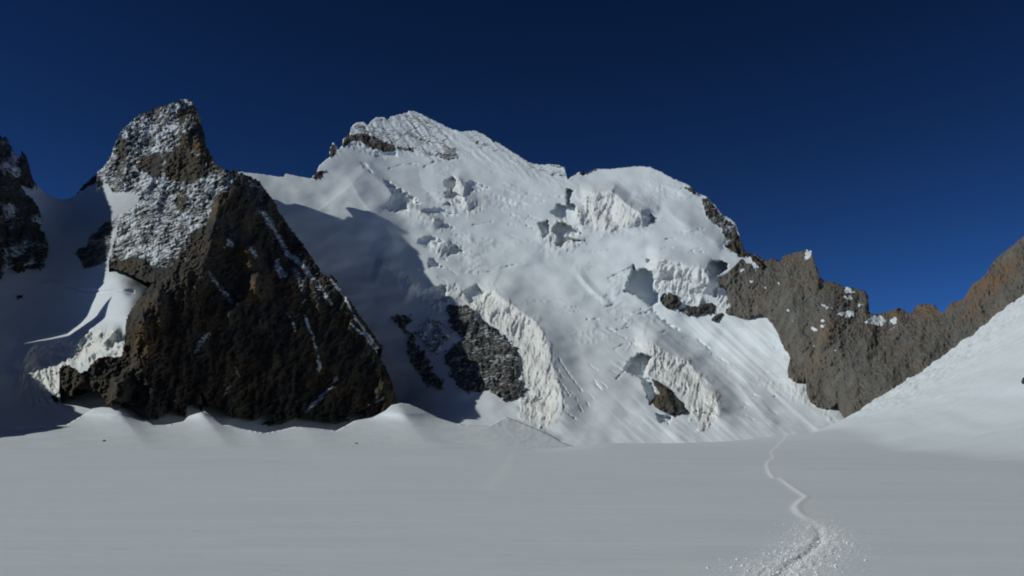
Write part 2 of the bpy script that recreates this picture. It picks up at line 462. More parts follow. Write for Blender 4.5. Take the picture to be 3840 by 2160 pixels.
def spline_grid(G, gx0, gy0, H):
    L = G
    def w(t): return [(1 - t) ** 3 / 6, (3 * t ** 3 - 6 * t ** 2 + 4) / 6, (-3 * t ** 3 + 3 * t ** 2 + 3 * t + 1) / 6, t ** 3 / 6]
    ny, nx = G.shape
    def f(x, y):
        u = np.clip((np.asarray(x, float) - gx0) / H, 1, nx - 2.001); v = np.clip((np.asarray(y, float) - gy0) / H, 1, ny - 2.001)
        i = np.floor(u).astype(int); j = np.floor(v).astype(int)
        wx = w(u - i); wy = w(v - j); s = 0
        for a in range(4):
            for b in range(4):
                s = s + wx[a] * wy[b] * L[np.clip(j + b - 1, 0, ny - 1), np.clip(i + a - 1, 0, nx - 1)]
        return np.exp(s)
    return f
main_base = spline_grid(MAIN_GRID, 700.0, 300.0, 75.0)
FOLDS = [
    # crest line, height, width on its left, width on its right
    (Z(*R5, [(430, 640), (520, 720), (580, 840), (690, 980), (800, 1100), (880, 1220), (970, 1310)]), 20, 170, 85),
    (Z(*R5, [(590, 540), (660, 620), (760, 700), (870, 790), (930, 860)]), 16, 110, 40),
    (Z(*R6, [(700, 300), (780, 330), (860, 385), (930, 440), (1060, 530), (1130, 620), (1170, 730), (1185, 830), (1230, 950), (1260, 1080), (1210, 1180), (1140, 1260)]), 44, 100, 120),
    (Z(*R8, [(380, 425), (500, 430), (600, 455), (720, 520), (830, 580), (900, 600), (960, 690), (1080, 790), (1125, 850), (1150, 980), (1150, 1080), (1080, 1190)]), 44, 120, 110),
    (Z(*R7, [(1070, 860), (1250, 865), (1400, 900), (1540, 950), (1580, 1040), (1600, 1130)]), 34, 100, 80),
    (Z(*R7, [(560, 325), (700, 330), (820, 325), (900, 400), (960, 450), (1050, 500), (1130, 560)]), 42, 85, 45),
    (Z(*R7, [(960, 350), (1040, 400), (1080, 430), (1200, 470)]), 10, 40, 30),
    (Z(*R5, [(1100, 560), (1100, 650), (1130, 750), (1230, 850), (1290, 900)]), -9, 50, 60),
    (Z(*R5, [(1380, 640), (1450, 680), (1500, 760), (1480, 830), (1520, 900), (1560, 960)]), 22, 40, 60),
    (Z(*R5, [(960, 880), (1020, 920), (1130, 970), (1220, 1030), (1300, 1090)]), 18, 45, 30),
    (Z(*R5, [(1180, 1240), (1260, 1230), (1340, 1240), (1380, 1300)]), 16, 45, 30),
    (Z(*R6, [(0, 150), (90, 180), (150, 240), (220, 290), (300, 340)]), 26, 90, 60),
    (Z(*R8, [(-260, -60), (0, -30), (100, 40), (250, 90), (400, 120), (560, 160), (800, 310), (980, 420), (1200, 580), (1400, 760)]), -14, 70, 90),
    (Z(*R8, [(900, 400), (1080, 520), (1240, 620), (1400, 770), (1500, 900), (1640, 1080)]), 14, 60, 90),
    (Z(*R8, [(1300, 760), (1430, 930), (1560, 1080), (1700, 1180)]), 9, 36, 40),
    (Z(*R7, [(540, 940), (600, 1020), (680, 1110), (830, 1230)]), 7, 18, 26),
    (Z(*R7, [(1200, 400), (1300, 520), (1450, 620), (1600, 700), (1700, 780)]), 12, 130, 60),
    (Z(*R7, [(440, 440), (540, 480), (560, 540), (580, 600)]), 18, 40, 40),
    (Z(*R13, [(960, 120), (1100, 170), (1200, 210), (1300, 260)]), 10, 60, 26),
]
# line strokes: crevasses and runnels (pixels wide, metres deep)
CREV = [
    (Z(*R6, [(1070, 405), (1140, 410), (1220, 410)]), 5, 7), (Z(*R6, [(1170, 480), (1210, 485)]), 4, 5), (Z(*R6, [(1260, 482), (1300, 485)]), 4, 5),
    (Z(*R6, [(700, 218), (790, 210)]), 5, 6), (Z(*R6, [(850, 185), (930, 165), (960, 170)]), 6, 7),
    (Z(*R7, [(150, 537), (260, 537)]), 5, 7), (Z(*R5, [(1570, 1085), (1640, 1080), (1740, 1055)]), 6, 8), (Z(*R7, [(960, 690), (1050, 665), (1140, 650)]), 5, 5),
    (Z(*R7, [(590, 795), (690, 795), (800, 780)]), 4, 5), (Z(*R7, [(790, 1000), (900, 950), (990, 905)]), 7, 9), (Z(*R7, [(860, 990), (980, 930)]), 5, 7),
    (Z(*R7, [(1140, 1250), (1200, 1310), (1270, 1370), (1330, 1400)]), 11, 12), (Z(*R8, [(580, 160), (650, 220), (740, 290)]), 12, 12), (Z(*R8, [(980, 410), (1080, 490)]), 8, 9),
    (Z(*R8, [(1100, 530), (1240, 620)]), 8, 9), (Z(*R8, [(190, 310), (300, 370), (340, 395)]), 6, 8), (Z(*R8, [(240, 490), (320, 450), (400, 440), (480, 480)]), 7, 9),
    (Z(*R8, [(260, 750), (330, 680), (400, 620)]), 7, 9), (Z(*R8, [(60, 760), (120, 840)]), 5, 6), (Z(*R6, [(1230, 790), (1290, 880), (1380, 1000)]), 6, 9), (Z(*R6, [(1210, 900), (1300, 1030)]), 6, 9),
    (Z(*R6, [(1460, 930), (1510, 990)]), 4, 6), (Z(*R5, [(840, 590), (900, 575), (970, 550), (1060, 550), (1090, 555)]), 7, 9), (Z(*R5, [(1150, 575), (1240, 530), (1330, 520), (1450, 500)]), 9, 12),
    (Z(*R5, [(1740, 620), (1800, 615)]), 5, 7), (Z(*R8, [(1030, 950), (1150, 1060)]), 5, 7), (Z(*R8, [(1060, 900), (1180, 1010)]), 5, 7),
    (Z(*R8, [(1540, 700), (1600, 690)]), 4, 5), (Z(*R8, [(1680, 765), (1730, 755)]), 4, 5), (Z(*R7, [(640, 885), (800, 880)]), 4, 4), (Z(*R8, [(600, 460), (605, 600), (615, 740)]), 5, 9),
]
_r = random.Random(5)
for _cx, _cy, _sx, _sy, _n, _a in ((1650, 960, 110, 90, 9, 0.35), (2080, 780, 160, 60, 9, 0.1), (2250, 1180, 160, 60, 9, -0.2), (2450, 1230, 120, 60, 7, -0.4), (2150, 1480, 60, 120, 6, 0.9), (1900, 860, 90, 60, 6, 0.2), (2560, 900, 90, 50, 5, -0.1), (2280, 1420, 80, 60, 6, 0.5), (2860, 1500, 90, 60, 6, 0.3)):
    for _k in range(_n):
        _x = _cx + _r.uniform(-1, 1) * _sx; _y = _cy + _r.uniform(-1, 1) * _sy; _l = _r.uniform(14, 52); _t = _a + _r.uniform(-0.3, 0.3)
        CREV.append(([(_x, _y), (_x + 0.5 * _l * math.cos(_t), _y + 0.5 * _l * math.sin(_t) + _r.uniform(-4, 4)), (_x + _l * math.cos(_t), _y + _l * math.sin(_t))], _r.uniform(4, 6.5), _r.uniform(5, 10)))
PITS = [  # outline, metres deep, softness of the rim
    (Z(*R5, [(800, 690), (860, 720), (960, 795), (1050, 845), (1100, 892), (1000, 900), (1000, 950), (900, 965), (790, 930), (860, 890), (880, 830), (850, 770)]), 40, 6),
    (Z(*R5, [(1325, 690), (1400, 660), (1428, 680), (1422, 750), (1390, 800), (1330, 745)]), 34, 3),
    (Z(*R5, [(1320, 800), (1420, 795), (1495, 840), (1460, 900), (1420, 860), (1350, 845)]), 30, 3),
    (Z(*R5, [(1305, 918), (1350, 882), (1390, 912)]), 18, 3), (Z(*R5, [(1520, 720), (1570, 700), (1710, 765), (1540, 795)]), 16, 4),
    (Z(*R5, [(1690, 830), (1780, 830), (1930, 900), (1850, 930), (1720, 900)]), 11, 13),
    (Z(*R5, [(1130, 960), (1280, 935), (1440, 1003), (1300, 995), (1180, 990)]), 16, 5), (Z(*R5, [(1310, 1068), (1400, 1110), (1330, 1105)]), 12, 4),
    (Z(*R5, [(1110, 1210), (1200, 1185), (1310, 1230), (1200, 1285), (1090, 1245)]), 18, 6), (Z(*R5, [(1370, 1300), (1420, 1255), (1485, 1315), (1350, 1355)]), 22, 4),
    (Z(*R7, [(468, 305), (525, 320), (495, 370), (495, 420), (535, 440), (545, 490), (500, 525), (440, 545), (345, 490), (380, 455), (390, 425), (465, 440)]), 40, 3),
    (Z(*R7, [(245, 575), (320, 558), (335, 650), (280, 692), (262, 620)]), 30, 3),
    (Z(*R7, [(400, 565), (430, 570), (500, 600), (585, 655), (450, 675), (605, 710), (460, 718), (425, 750), (388, 745), (400, 680), (355, 640), (370, 590)]), 42, 3),
    (Z(*R7, [(1105, 490), (1165, 537), (1120, 562)]), 20, 3), (Z(*R7, [(1560, 930), (1590, 852), (1625, 875), (1650, 862), (1700, 880), (1722, 920), (1650, 982), (1590, 960)]), 60, 3),
    (Z(*R7, [(985, 905), (1012, 955), (1060, 925), (1122, 950), (1148, 1020), (1130, 1080), (1182, 1120), (1182, 1190), (1110, 1218), (1050, 1160), (1000, 1130), (915, 1100), (950, 1000)]), 62, 4),
    (Z(*R7, [(1090, 850), (1122, 855), (1118, 892), (1085, 868)]), 14, 3), (Z(*R7, [(1600, 1080), (1640, 1060), (1625, 1150), (1605, 1150)]), 14, 4),
    (Z(*R8, [(330, 660), (400, 570), (480, 520), (570, 560), (530, 650), (520, 740), (585, 800), (620, 900), (560, 975), (500, 800), (470, 730), (400, 710)]), 44, 4),
    (Z(*R8, [(615, 1060), (745, 1080), (720, 1135), (640, 1135)]), 24, 4),
    (Z(*R6, [(368, 125), (400, 130), (452, 178), (368, 182)]), 20, 4), (Z(*R6, [(605, 345), (680, 298), (740, 350), (720, 405), (640, 415)]), 24, 5),
    (Z(*R6, [(305, 345), (480, 305), (475, 400), (380, 410), (300, 375)]), 20, 7),
    (Z(*R5, [(570, 520), (640, 560), (700, 630), (640, 600)]), 10, 6),
    (Z(*R5, [(450, 380), (520, 360), (620, 400), (760, 440), (900, 450), (900, 480), (760, 490), (660, 450), (560, 420)]), 18, 9),
]
ICE = [
    Z(*R6, [(640, 440), (730, 320), (850, 380), (930, 440), (1060, 530), (1130, 620), (1170, 730), (1180, 830), (1230, 950), (1260, 1080), (1200, 1180), (1130, 1260), (1080, 1230), (950, 1130), (1020, 990), (970, 900), (970, 780), (920, 660), (800, 570), (700, 500)]),
    Z(*R8, [(380, 430), (590, 445), (720, 520), (830, 580), (900, 600), (960, 700), (1080, 790), (1120, 850), (1150, 980), (1160, 1080), (1080, 1190), (1000, 1190), (960, 1120), (890, 1040), (830, 900), (720, 830), (600, 740), (540, 640), (480, 520)]),
    Z(*R7, [(1100, 860), (1250, 870), (1540, 960), (1570, 1040), (1540, 1190), (1380, 1160), (1200, 1110), (1150, 1040), (1130, 950)]),
    Z(*R7, [(550, 335), (820, 325), (950, 440), (1120, 555), (950, 610), (850, 645), (700, 625), (570, 610), (530, 540), (550, 430)]),
    Z(*R7, [(1630, 1090), (1700, 1050), (1730, 1190), (1620, 1270)]),
    Z(*R5, [(1400, 640), (1500, 700), (1560, 850), (1700, 900), (1600, 1000), (1490, 960), (1380, 940), (1320, 860)]),
    Z(*R5, [(960, 870), (1130, 950), (1330, 1100), (1280, 1110), (1120, 1010), (960, 940)]),
    Z(*R6, [(470, 330), (600, 300), (640, 430), (480, 440), (380, 470), (360, 420)]),
    Z(*R7, [(300, 560), (480, 520), (600, 700), (480, 790), (380, 770), (250, 700)]),
    Z(*R6, [(120, 190), (290, 290), (300, 350), (220, 330)]),
    Z(*R8, [(1500, 760), (1920, 760), (1960, 880), (2320, 1060), (2200, 1090), (1900, 980), (1700, 880)]),
    Z(*R5, [(1180, 1240), (1400, 1230), (1420, 1340), (1220, 1330)]),
]
ICEW = [1, 1, .9, .9, .8, .7, .7, .7, .6, .6, .35, .6]
SUMMIT = Z(*R5, [(300, 500), (320, 420), (350, 360), (380, 430), (430, 330), (490, 280), (550, 180), (650, 200), (720, 130), (800, 130), (1040, 70), (1300, 190), (1480, 255), (1480, 420), (1450, 520), (1250, 500), (1000, 440), (880, 470), (640, 430), (500, 380), (430, 400), (370, 460)])

def ice_amt(x, y):
    r = np.zeros(x.shape)
    for p, w in zip(ICE, ICEW):
        r = np.maximum(r, w * inside(x, y, p, 20, 24, 34, 3))
    return r

SUMMIT2 = Z(*R5, [(1400, 230), (1600, 250), (1800, 350), (2060, 520), (2240, 540), (2400, 570), (2420, 690), (2100, 680), (1900, 610), (1650, 540), (1450, 480)])
def summit_amt(x, y): return np.maximum(inside(x, y, SUMMIT, 26, 10, 30, 6), 0.5 * inside(x, y, SUMMIT2, 22, 8, 30, 6))

def main_depth(x, y):
    d = main_base(x, y)
    h = 12 * fbm(x / 260, y / 160, 3, 1)
    rx, ry = rot(x, y, 42)                      # flow of the glacier: down to the right
    st = sstep(2150, 2550, x) * sstep(1050, 1300, y) + 0.25
    h = h + st * (2.6 * fbm(rx / 520 + 0.3 * noise(x / 200, y / 200, 5), ry / 46, 3, 2) + 0.5 * fbm(rx / 150, ry / 14, 2, 12)) + 3.0 * fbm(x / 110, y / 80, 2, 14)
    rm = sstep(0.05, 0.5, fbm(x / 170, y / 110, 2, 16)) * sstep(1500, 1620, x) * (1 - sstep(1350, 1500, y))
    h = h + rm * 2.6 * ridged(x / 42, y / 22, 3, 17, 0.6)
    for p, A, a, b in FOLDS: h = h + fold(x, y, p, A, a, b)
    for p, dp, sf in PITS:
        x0 = min(q[0] for q in p); x1 = max(q[0] for q in p)
        h = h - 1.3 * dp * inside(x, y, p, sf, 5.5, 17, 7) * (0.55 + 0.6 * np.clip((x - x0) / (x1 - x0), 0, 1))
    for p, w, dp in CREV:
        h = h - windowed(x, y, p, w + 3, lambda X, Y: 0.8 * dp * (0.6 + 0.7 * noise(X / 16, Y / 16, 77)) * np.clip(1 - (line_dist(X, Y, p)[0] + 1.5 * noise(X / 9, Y / 9, 78)) / (0.75 * w), 0, 1))
    ic = ice_amt(x, y)
    k = ic > 0.01
    if k.any():
        xx, yy = x[k], y[k]
        vx, vy = rot(xx, yy, 14)
        bl = ridged(vx / 27 + 0.5 * noise(xx / 60, yy / 60, 5), vy / 115, 4, 21, 0.6)
        cr = np.floor(3 * fbm(xx / 60, yy / 46, 2, 23)) / 3
        h[k] += ic[k] * (6.5 * bl + 6 * cr + 9 * fbm(xx / 80, yy / 60, 2, 24) + 2.2 * fbm(xx / 8, yy / 14, 2, 31))
    # fluted summit pyramid
    sm = summit_amt(x, y); k = sm > 0.01
    if k.any():
        xx, yy = x[k], y[k]
        # flutes fan out from the top
        u = xx - (yy - 420) * (0.5 + 0.55 * np.clip((xx - 1350) / 450, 0, 1)) + 9 * fbm(xx / 50, yy / 50, 2, 45)
        saw = np.mod(u / 38 + 0.25 * noise(yy / 60, u / 60, 46), 1.0)
        h[k] += sm[k] * (9 * np.where(saw < 0.65, saw / 0.65, (1 - saw) / 0.35) * (0.6 + 0.5 * noise(xx / 70, yy / 50, 47)) + 5 * ridged(u / 19, yy / 75, 3, 42) + 2.5 * fbm(xx / 12, yy / 12, 3, 43))
    rk = poly_rock(MAIN_ROCK)(x, y); k = rk > 0.3
    if k.any():
        h[k] += np.clip((rk[k] - 0.3) * 3, 0, 1) * (9 * ridged(x[k] / 34, y[k] / 46, 4, 48, 0.55) + 3 * fbm(x[k] / 9, y[k] / 9, 2, 49))
    # dark rock buttress under the left of the summit
    return d - h

def poly_rock(lst):
    def f(x, y):
        r = np.full(x.shape, -1.0)
        for p, w, s in lst:
            r = np.maximum(r, -1 + (w + 1) * inside(x, y, p, s, 5, 16, 9))
        return r
    return f
MAIN_ROCK = [
    (Z(*R5, [(500, 250), (520, 200), (580, 185), (640, 200), (680, 280), (760, 330), (700, 330), (600, 270)]), 0.52, 10),
    (Z(*R5, [(490, 290), (560, 260), (640, 270), (740, 300), (830, 350), (900, 380), (900, 450), (800, 460), (700, 430), (640, 420), (580, 360), (500, 370), (440, 390), (430, 340)]), 0.66, 12),
    (Z(*R5, [(320, 490), (310, 420), (350, 350), (375, 390), (375, 440), (360, 480)]), 1.0, 3),
    (Z(*R5, [(430, 390), (430, 330), (490, 280), (500, 350), (470, 400)]), 0.9, 4),
    (Z(*R5, [(165, 680), (190, 620), (240, 600), (290, 610), (260, 650), (230, 685)]), 0.85, 4),
    (Z(*R5, [(500, 230), (560, 170), (700, 140), (900, 100), (1090, 80), (1300, 190), (1450, 400), (1450, 520), (1250, 520), (1000, 440), (850, 400), (640, 300), (540, 280)]), 0.36, 16),
    (Z(*R5, [(900, 380), (1060, 400), (1060, 450), (900, 440)]), 0.6, 8), (Z(*R5, [(1300, 390), (1450, 400), (1450, 520), (1330, 530), (1240, 490)]), 0.46, 10),
    (Z(*R5, [(1570, 350), (1640, 330), (1620, 390), (1560, 380)]), 0.7, 8), (Z(*R5, [(1480, 250), (1650, 260), (1800, 350), (2060, 520), (2200, 545), (2400, 570), (2420, 690), (2200, 640), (2000, 600), (1800, 470), (1500, 400)]), 0.33, 14),
    (Z(*R5, [(1690, 300), (1780, 340), (1800, 370), (1740, 350)]), 0.8, 3), (Z(*R5, [(2230, 540), (2400, 560), (2420, 690), (2380, 690), (2370, 600), (2260, 590)]), 0.55, 10),
    (Z(*R5, [(2240, 640), (2400, 640), (2400, 660), (2250, 655)]), 0.55, 4), (Z(*R7, [(550, 195), (570, 170), (610, 180), (700, 150), (720, 155), (600, 205)]), 0.9, 3),
    (Z(*R7, [(1330, 300), (1440, 280), (1500, 340), (1480, 380), (1400, 320)]), 0.6, 5),
    (Z(*R7, [(1500, 350), (1570, 370), (1690, 510), (1790, 580), (1860, 800), (1800, 830), (1740, 810), (1640, 740), (1680, 700), (1650, 620), (1560, 560), (1510, 450)]), 0.56, 12),
    (Z(*R7, [(1850, 790), (1960, 830), (2050, 880), (2060, 1010), (1900, 860)]), 1.0, 4),
    (Z(*R7, [(1720, 760), (1790, 640), (1860, 790), (1920, 830), (1800, 840)]), 1.0, 4),
]
MAIN_POLY = ([(760, 700), (840, 655)] + Z(*R3, [(430, 298), (460, 303), (600, 320), (700, 335), (750, 338), (765, 318), (775, 310), (790, 318), (900, 340), (970, 350), (985, 330), (1010, 300), (1030, 250), (1080, 205), (1110, 185)])
    + Z(*R5, [(322, 480), (315, 420), (335, 385), (350, 360), (365, 375), (380, 395), (378, 425), (400, 420), (430, 380), (435, 330), (470, 300), (490, 290), (505, 230), (530, 200), (550, 185), (580, 182), (610, 180), (640, 195), (655, 215), (670, 190), (690, 165), (720, 140), (790, 138), (812, 150), (825, 168), (845, 140), (860, 130), (920, 118), (960, 108), (1000, 95), (1015, 85), (1040, 85), (1055, 80), (1080, 92), (1120, 110), (1200, 150), (1300, 200), (1400, 245), (1470, 265), (1530, 260), (1600, 256), (1650, 280), (1750, 340), (1800, 362), (1900, 430), (2000, 490), (2060, 530), (2100, 545), (2200, 557), (2250, 550), (2330, 558), (2380, 575), (2395, 640), (2408, 690), (2425, 665), (2440, 655), (2500, 628)])
    + Z(*R7, [(540, 195), (560, 178), (620, 182), (700, 150), (800, 152), (900, 141), (1020, 130), (1110, 135), (1200, 175), (1300, 230), (1400, 270), (1440, 295), (1460, 320), (1500, 345), (1560, 372), (1590, 410), (1620, 430), (1650, 480), (1680, 510), (1740, 540), (1780, 580), (1790, 620), (1800, 650), (1830, 740), (1850, 790), (1900, 810), (1960, 860), (2020, 960)])
    + [(2980, 1080), (3120, 1250), (3230, 1480), (3330, 1640), (3200, 1720), (1200, 1740), (1100, 1600), (1000, 1500)])
mountain = relief("mountain", MAIN_POLY, main_depth, M_main,
    {'rock': lambda x, y: poly_rock(MAIN_ROCK)(x, y), 'ice': ice_amt, 'rust': 0.25}, step=3.0, back=700, edge=2.0, es=10, skirt_drop=0.7)
tag(mountain, "high snow covered mountain with hanging glaciers and a fluted summit", "mountain", kind="structure")

# rock outcrops showing through the snow face
def outcrop(name, poly, label, lift=10, amt=0.85, rust=0.3, edge=9, snowy=0.0, seed=0, fac=1.0):
    def dep(x, y):
        dd = sdf(x, y, poly)
        b = np.clip(-dd / 30, 0, 1) ** 0.7
        return main_depth(x, y) - (3 + lift * b + fac * (9 * ridged(x / 44, y / 60, 4, seed + 3, 0.55) + 4 * fbm(x / 12, y / 12, 3, seed + 8)))
    def rg(x, y):
        n = fbm(x / 26, y / 20, 4, seed + 50, 0.6)
        d = sdf(x, y, poly)
        return 60 * (n - 0.55 + snowy) + np.minimum(d, 0) * 0.0 if snowy else np.full(x.shape, -1e3)
    o = relief(name, poly, dep, M_grey, {'rock': amt, 'ice': 0.0, 'rust': rust}, step=3.0, back=60, edge=edge, es=18, seed=seed, skirt_drop=0.2, ragged=rg if snowy else None, tuck=True)
    return tag(o, label, "rock outcrop", "rock outcrops in the snow face")
outcrop("rock_outcrop", Z(*R6, [(480, 460), (560, 440), (640, 450), (760, 560), (880, 650), (950, 720), (970, 830), (960, 930), (1000, 960), (1010, 1000), (950, 1050), (880, 1060), (800, 1020), (740, 990), (640, 1010), (560, 970), (510, 900), (500, 850), (470, 810), (480, 740), (540, 690), (600, 660), (520, 580)]),
    "big dark rock outcrop beside the tall cream ice cliff, sunlit on its right half", 14, 0.57, 0.1, 14, seed=1)
outcrop("rock_outcrop", Z(*R6, [(130, 500), (220, 480), (260, 540), (200, 570), (270, 620), (290, 700), (350, 760), (390, 860), (450, 930), (475, 1000), (400, 990), (320, 920), (270, 850), (240, 780), (220, 700), (240, 640), (160, 560)]),
    "narrow shaded rock strip running down the blue shadowed snow beside the dark pyramid", 8, 0.56, 0.1, 14, seed=2)
outcrop("rock_outcrop", Z(*R6, [(300, 560), (380, 520), (470, 560), (520, 620), (470, 680), (430, 760), (380, 740), (330, 680), (290, 620)]),
    "sparse rock flecks in blue shadow between the narrow rock strip and the big outcrop", 6, 0.42, 0.1, 16, seed=8)
outcrop("rock_outcrop", Z(*R8, [(570, 750), (640, 780), (710, 820), (760, 870), (830, 950), (880, 1040), (800, 1060), (740, 1075), (680, 1040), (600, 1000), (560, 960), (600, 900), (640, 880), (590, 800)]),
    "small dark rock outcrop below the lower cream ice cliff", 16, 0.9, 0.5, 4, seed=3)
outcrop("rock_outcrop", Z(*R7, [(1180, 1150), (1240, 1110), (1320, 1130), (1355, 1190), (1330, 1235), (1270, 1250), (1200, 1200)]),
    "rounded grey rock outcrop under the middle ice wall", 10, 0.86, 0.1, 4, seed=4)
outcrop("rock_outcrop", Z(*R7, [(1340, 1250), (1400, 1215), (1500, 1215), (1560, 1190), (1610, 1200), (1610, 1270), (1540, 1270), (1480, 1300), (1420, 1295)]),
    "flat band of grey rock between the middle ice wall and the brown ridge", 10, 0.82, 0.1, 5, seed=5)
outcrop("rock_outcrop", Z(*R7, [(1585, 1325), (1620, 1285), (1680, 1262), (1678, 1295), (1610, 1338)]),
    "tiny slanting grey rock sliver above the bright snow bowl", 8, 1.0, 0.1, 2, seed=6)
outcrop("rock_outcrop", Z(*R6, [(480, 455), (500, 425), (560, 440), (620, 430), (640, 455), (560, 465)]),
    "little black rock ledge at the very top of the big outcrop", 10, 1.0, 0.0, 3, seed=7)

# ================================================================ LEFT GLACIER (snow gully behind the rock tower)
left_base = tps([
    (-300, 1690, 1150), (0, 1690, 1200), (500, 1690, 1260), (900, 1690, 1310), (1300, 1700, 1420), (1700, 1690, 1560), (0, 1450, 1500), (300, 1500, 1400), (500, 1500, 1370), (800, 1560, 1410), (1100, 1590, 1500), (1480, 1560, 1650),
    (0, 1200, 1800), (300, 1200, 1760), (480, 1200, 1560), (520, 1130, 1605), (450, 1050, 1690), (-300, 1200, 1650), (0, 950, 2050), (300, 950, 2120), (600, 950, 2150), (0, 700, 2300), (250, 745, 2600), (500, 700, 2550), (700, 640, 2600), (-300, 700, 2050), (900, 900, 2400), (800, 1300, 1700), (1200, 1400, 1800), (1500, 1450, 1850),
])
LICE = [Z(*R2, [(180, 700), (280, 660), (400, 650), (470, 640), (540, 580), (640, 575), (820, 600), (800, 740), (600, 800), (480, 820), (360, 1060), (200, 1060), (100, 960), (110, 850), (200, 780)])]
LFOLD = [
    (Z(*R2, [(120, 850), (190, 700), (260, 670), (380, 655), (460, 650), (500, 610), (560, 580), (620, 575), (700, 600), (800, 600)]), 46, 60, 60),
    (Z(*R2, [(470, 700), (520, 640), (600, 590), (660, 640), (700, 720)]), 18, 30, 20),
    (Z(*R2, [(240, 300), (330, 270), (400, 290), (480, 320), (660, 330), (760, 335), (860, 340)]), 10, 22, 22),
]
def lice(x, y): return inside(x, y, LICE[0], 16, 12, 26, 3)
def left_depth(x, y):
    d = left_base(x, y); h = 10 * fbm(x / 220, y / 160, 3, 61)
    for p, A, a, b in LFOLD: h = h + fold(x, y, p, A, a, b, 0.1)
    ic = lice(x, y)
    h = h + ic * (14 * ridged(x / 46, y / 60, 4, 63) + 4 * fbm(x / 12, y / 12, 3, 64))
    rk = poly_rock(LEFT_ROCK)(x, y)
    h = h + np.clip((rk + 0.2) * 1.5, 0, 1) * (14 * ridged(x / 50, y / 60, 4, 65, 0.55) + 4 * fbm(x / 10, y / 10, 2, 66))
    p = Z(*R2, [(430, 300), (520, 325), (680, 335), (760, 325), (860, 335)])
    h = h - windowed(x, y, p, 9, lambda X, Y: 16 * np.clip(1 - line_dist(X, Y, p)[0] / 7, 0, 1))
    return d - h
LEFT_ROCK = [
    (Z(*R1, [(590, 900), (640, 820), (700, 770), (740, 730), (800, 790), (700, 820)]), 1.0, 5),
    (Z(*R1, [(570, 1400), (620, 1300), (680, 1180), (800, 1080), (960, 1020), (900, 1200), (860, 1449), (700, 1449)]) , 0.56, 26),
    (Z(*R2, [(700, 160), (640, 190), (550, 215), (510, 170), (470, 100), (480, 30), (740, 0), (720, 100)]), 0.6, 22),
    (Z(*R2, [(100, 360), (150, 350), (155, 375), (110, 385)]), 0.9, 3), (Z(*R2, [(320, 1010), (350, 1000), (385, 1040), (350, 1050)]), 0.9, 3),
]
LEFT_POLY = [(-700, 800), (-300, 560), (0, 560)] + Z(*R1, [(200, 700), (280, 800), (330, 860), (400, 905), (480, 932), (560, 915), (590, 890), (640, 820), (700, 770), (745, 725), (900, 700), (1300, 700)]) + [(700, 900), (700, 1300), (1100, 1480), (1440, 1545), (1620, 1600), (1700, 1680), (1700, 1745), (-700, 1745)]
leftgl = relief("snow_slope", LEFT_POLY, left_depth, M_main, {'rock': poly_rock(LEFT_ROCK), 'ice': lice, 'rust': 0.1}, step=3.0, back=500, skirt_drop=0.7)
tag(leftgl, "shadowed blue snow gully left of the dark pyramid", "snow slope", kind="structure")

# rock wall at the far left edge, in shadow
FAR_POLY = [(-300, 430)] + Z(*R1, [(-60, 410), (0, 430), (30, 440), (60, 460), (75, 500), (90, 530), (110, 560), (125, 575), (150, 600), (170, 560), (190, 565), (205, 600), (200, 650), (210, 690), (230, 720), (260, 780), (280, 800), (270, 830), (200, 800), (130, 760), (180, 860), (250, 920), (300, 1010), (330, 1060), (300, 1130), (340, 1200), (370, 1290), (350, 1390), (300, 1449)]) + Z(*R2, [(290, 100), (230, 160), (110, 185), (60, 170), (0, 220)]) + [(-300, 1100)]
def far_depth(x, y):
    return left_depth(x, y) - (25 + 30 * np.clip(-sdf(x, y, FAR_POLY) / 60, 0, 1) + 22 * ridged(x / 70, y / 90, 4, 71) + 5 * fbm(x / 14, y / 14, 3, 72))
far = relief("rock_wall", FAR_POLY, far_depth, M_tower, {'rock': lambda x, y: 0.60 + 0.25 * fbm(x / 70, y / 60, 2, 77), 'ice': 0.0, 'rust': 0.1}, step=3.0, back=160, edge=6, es=16)
tag(far, "dark rock wall with snow ledges at the left edge of the view", "rock face", kind="structure")

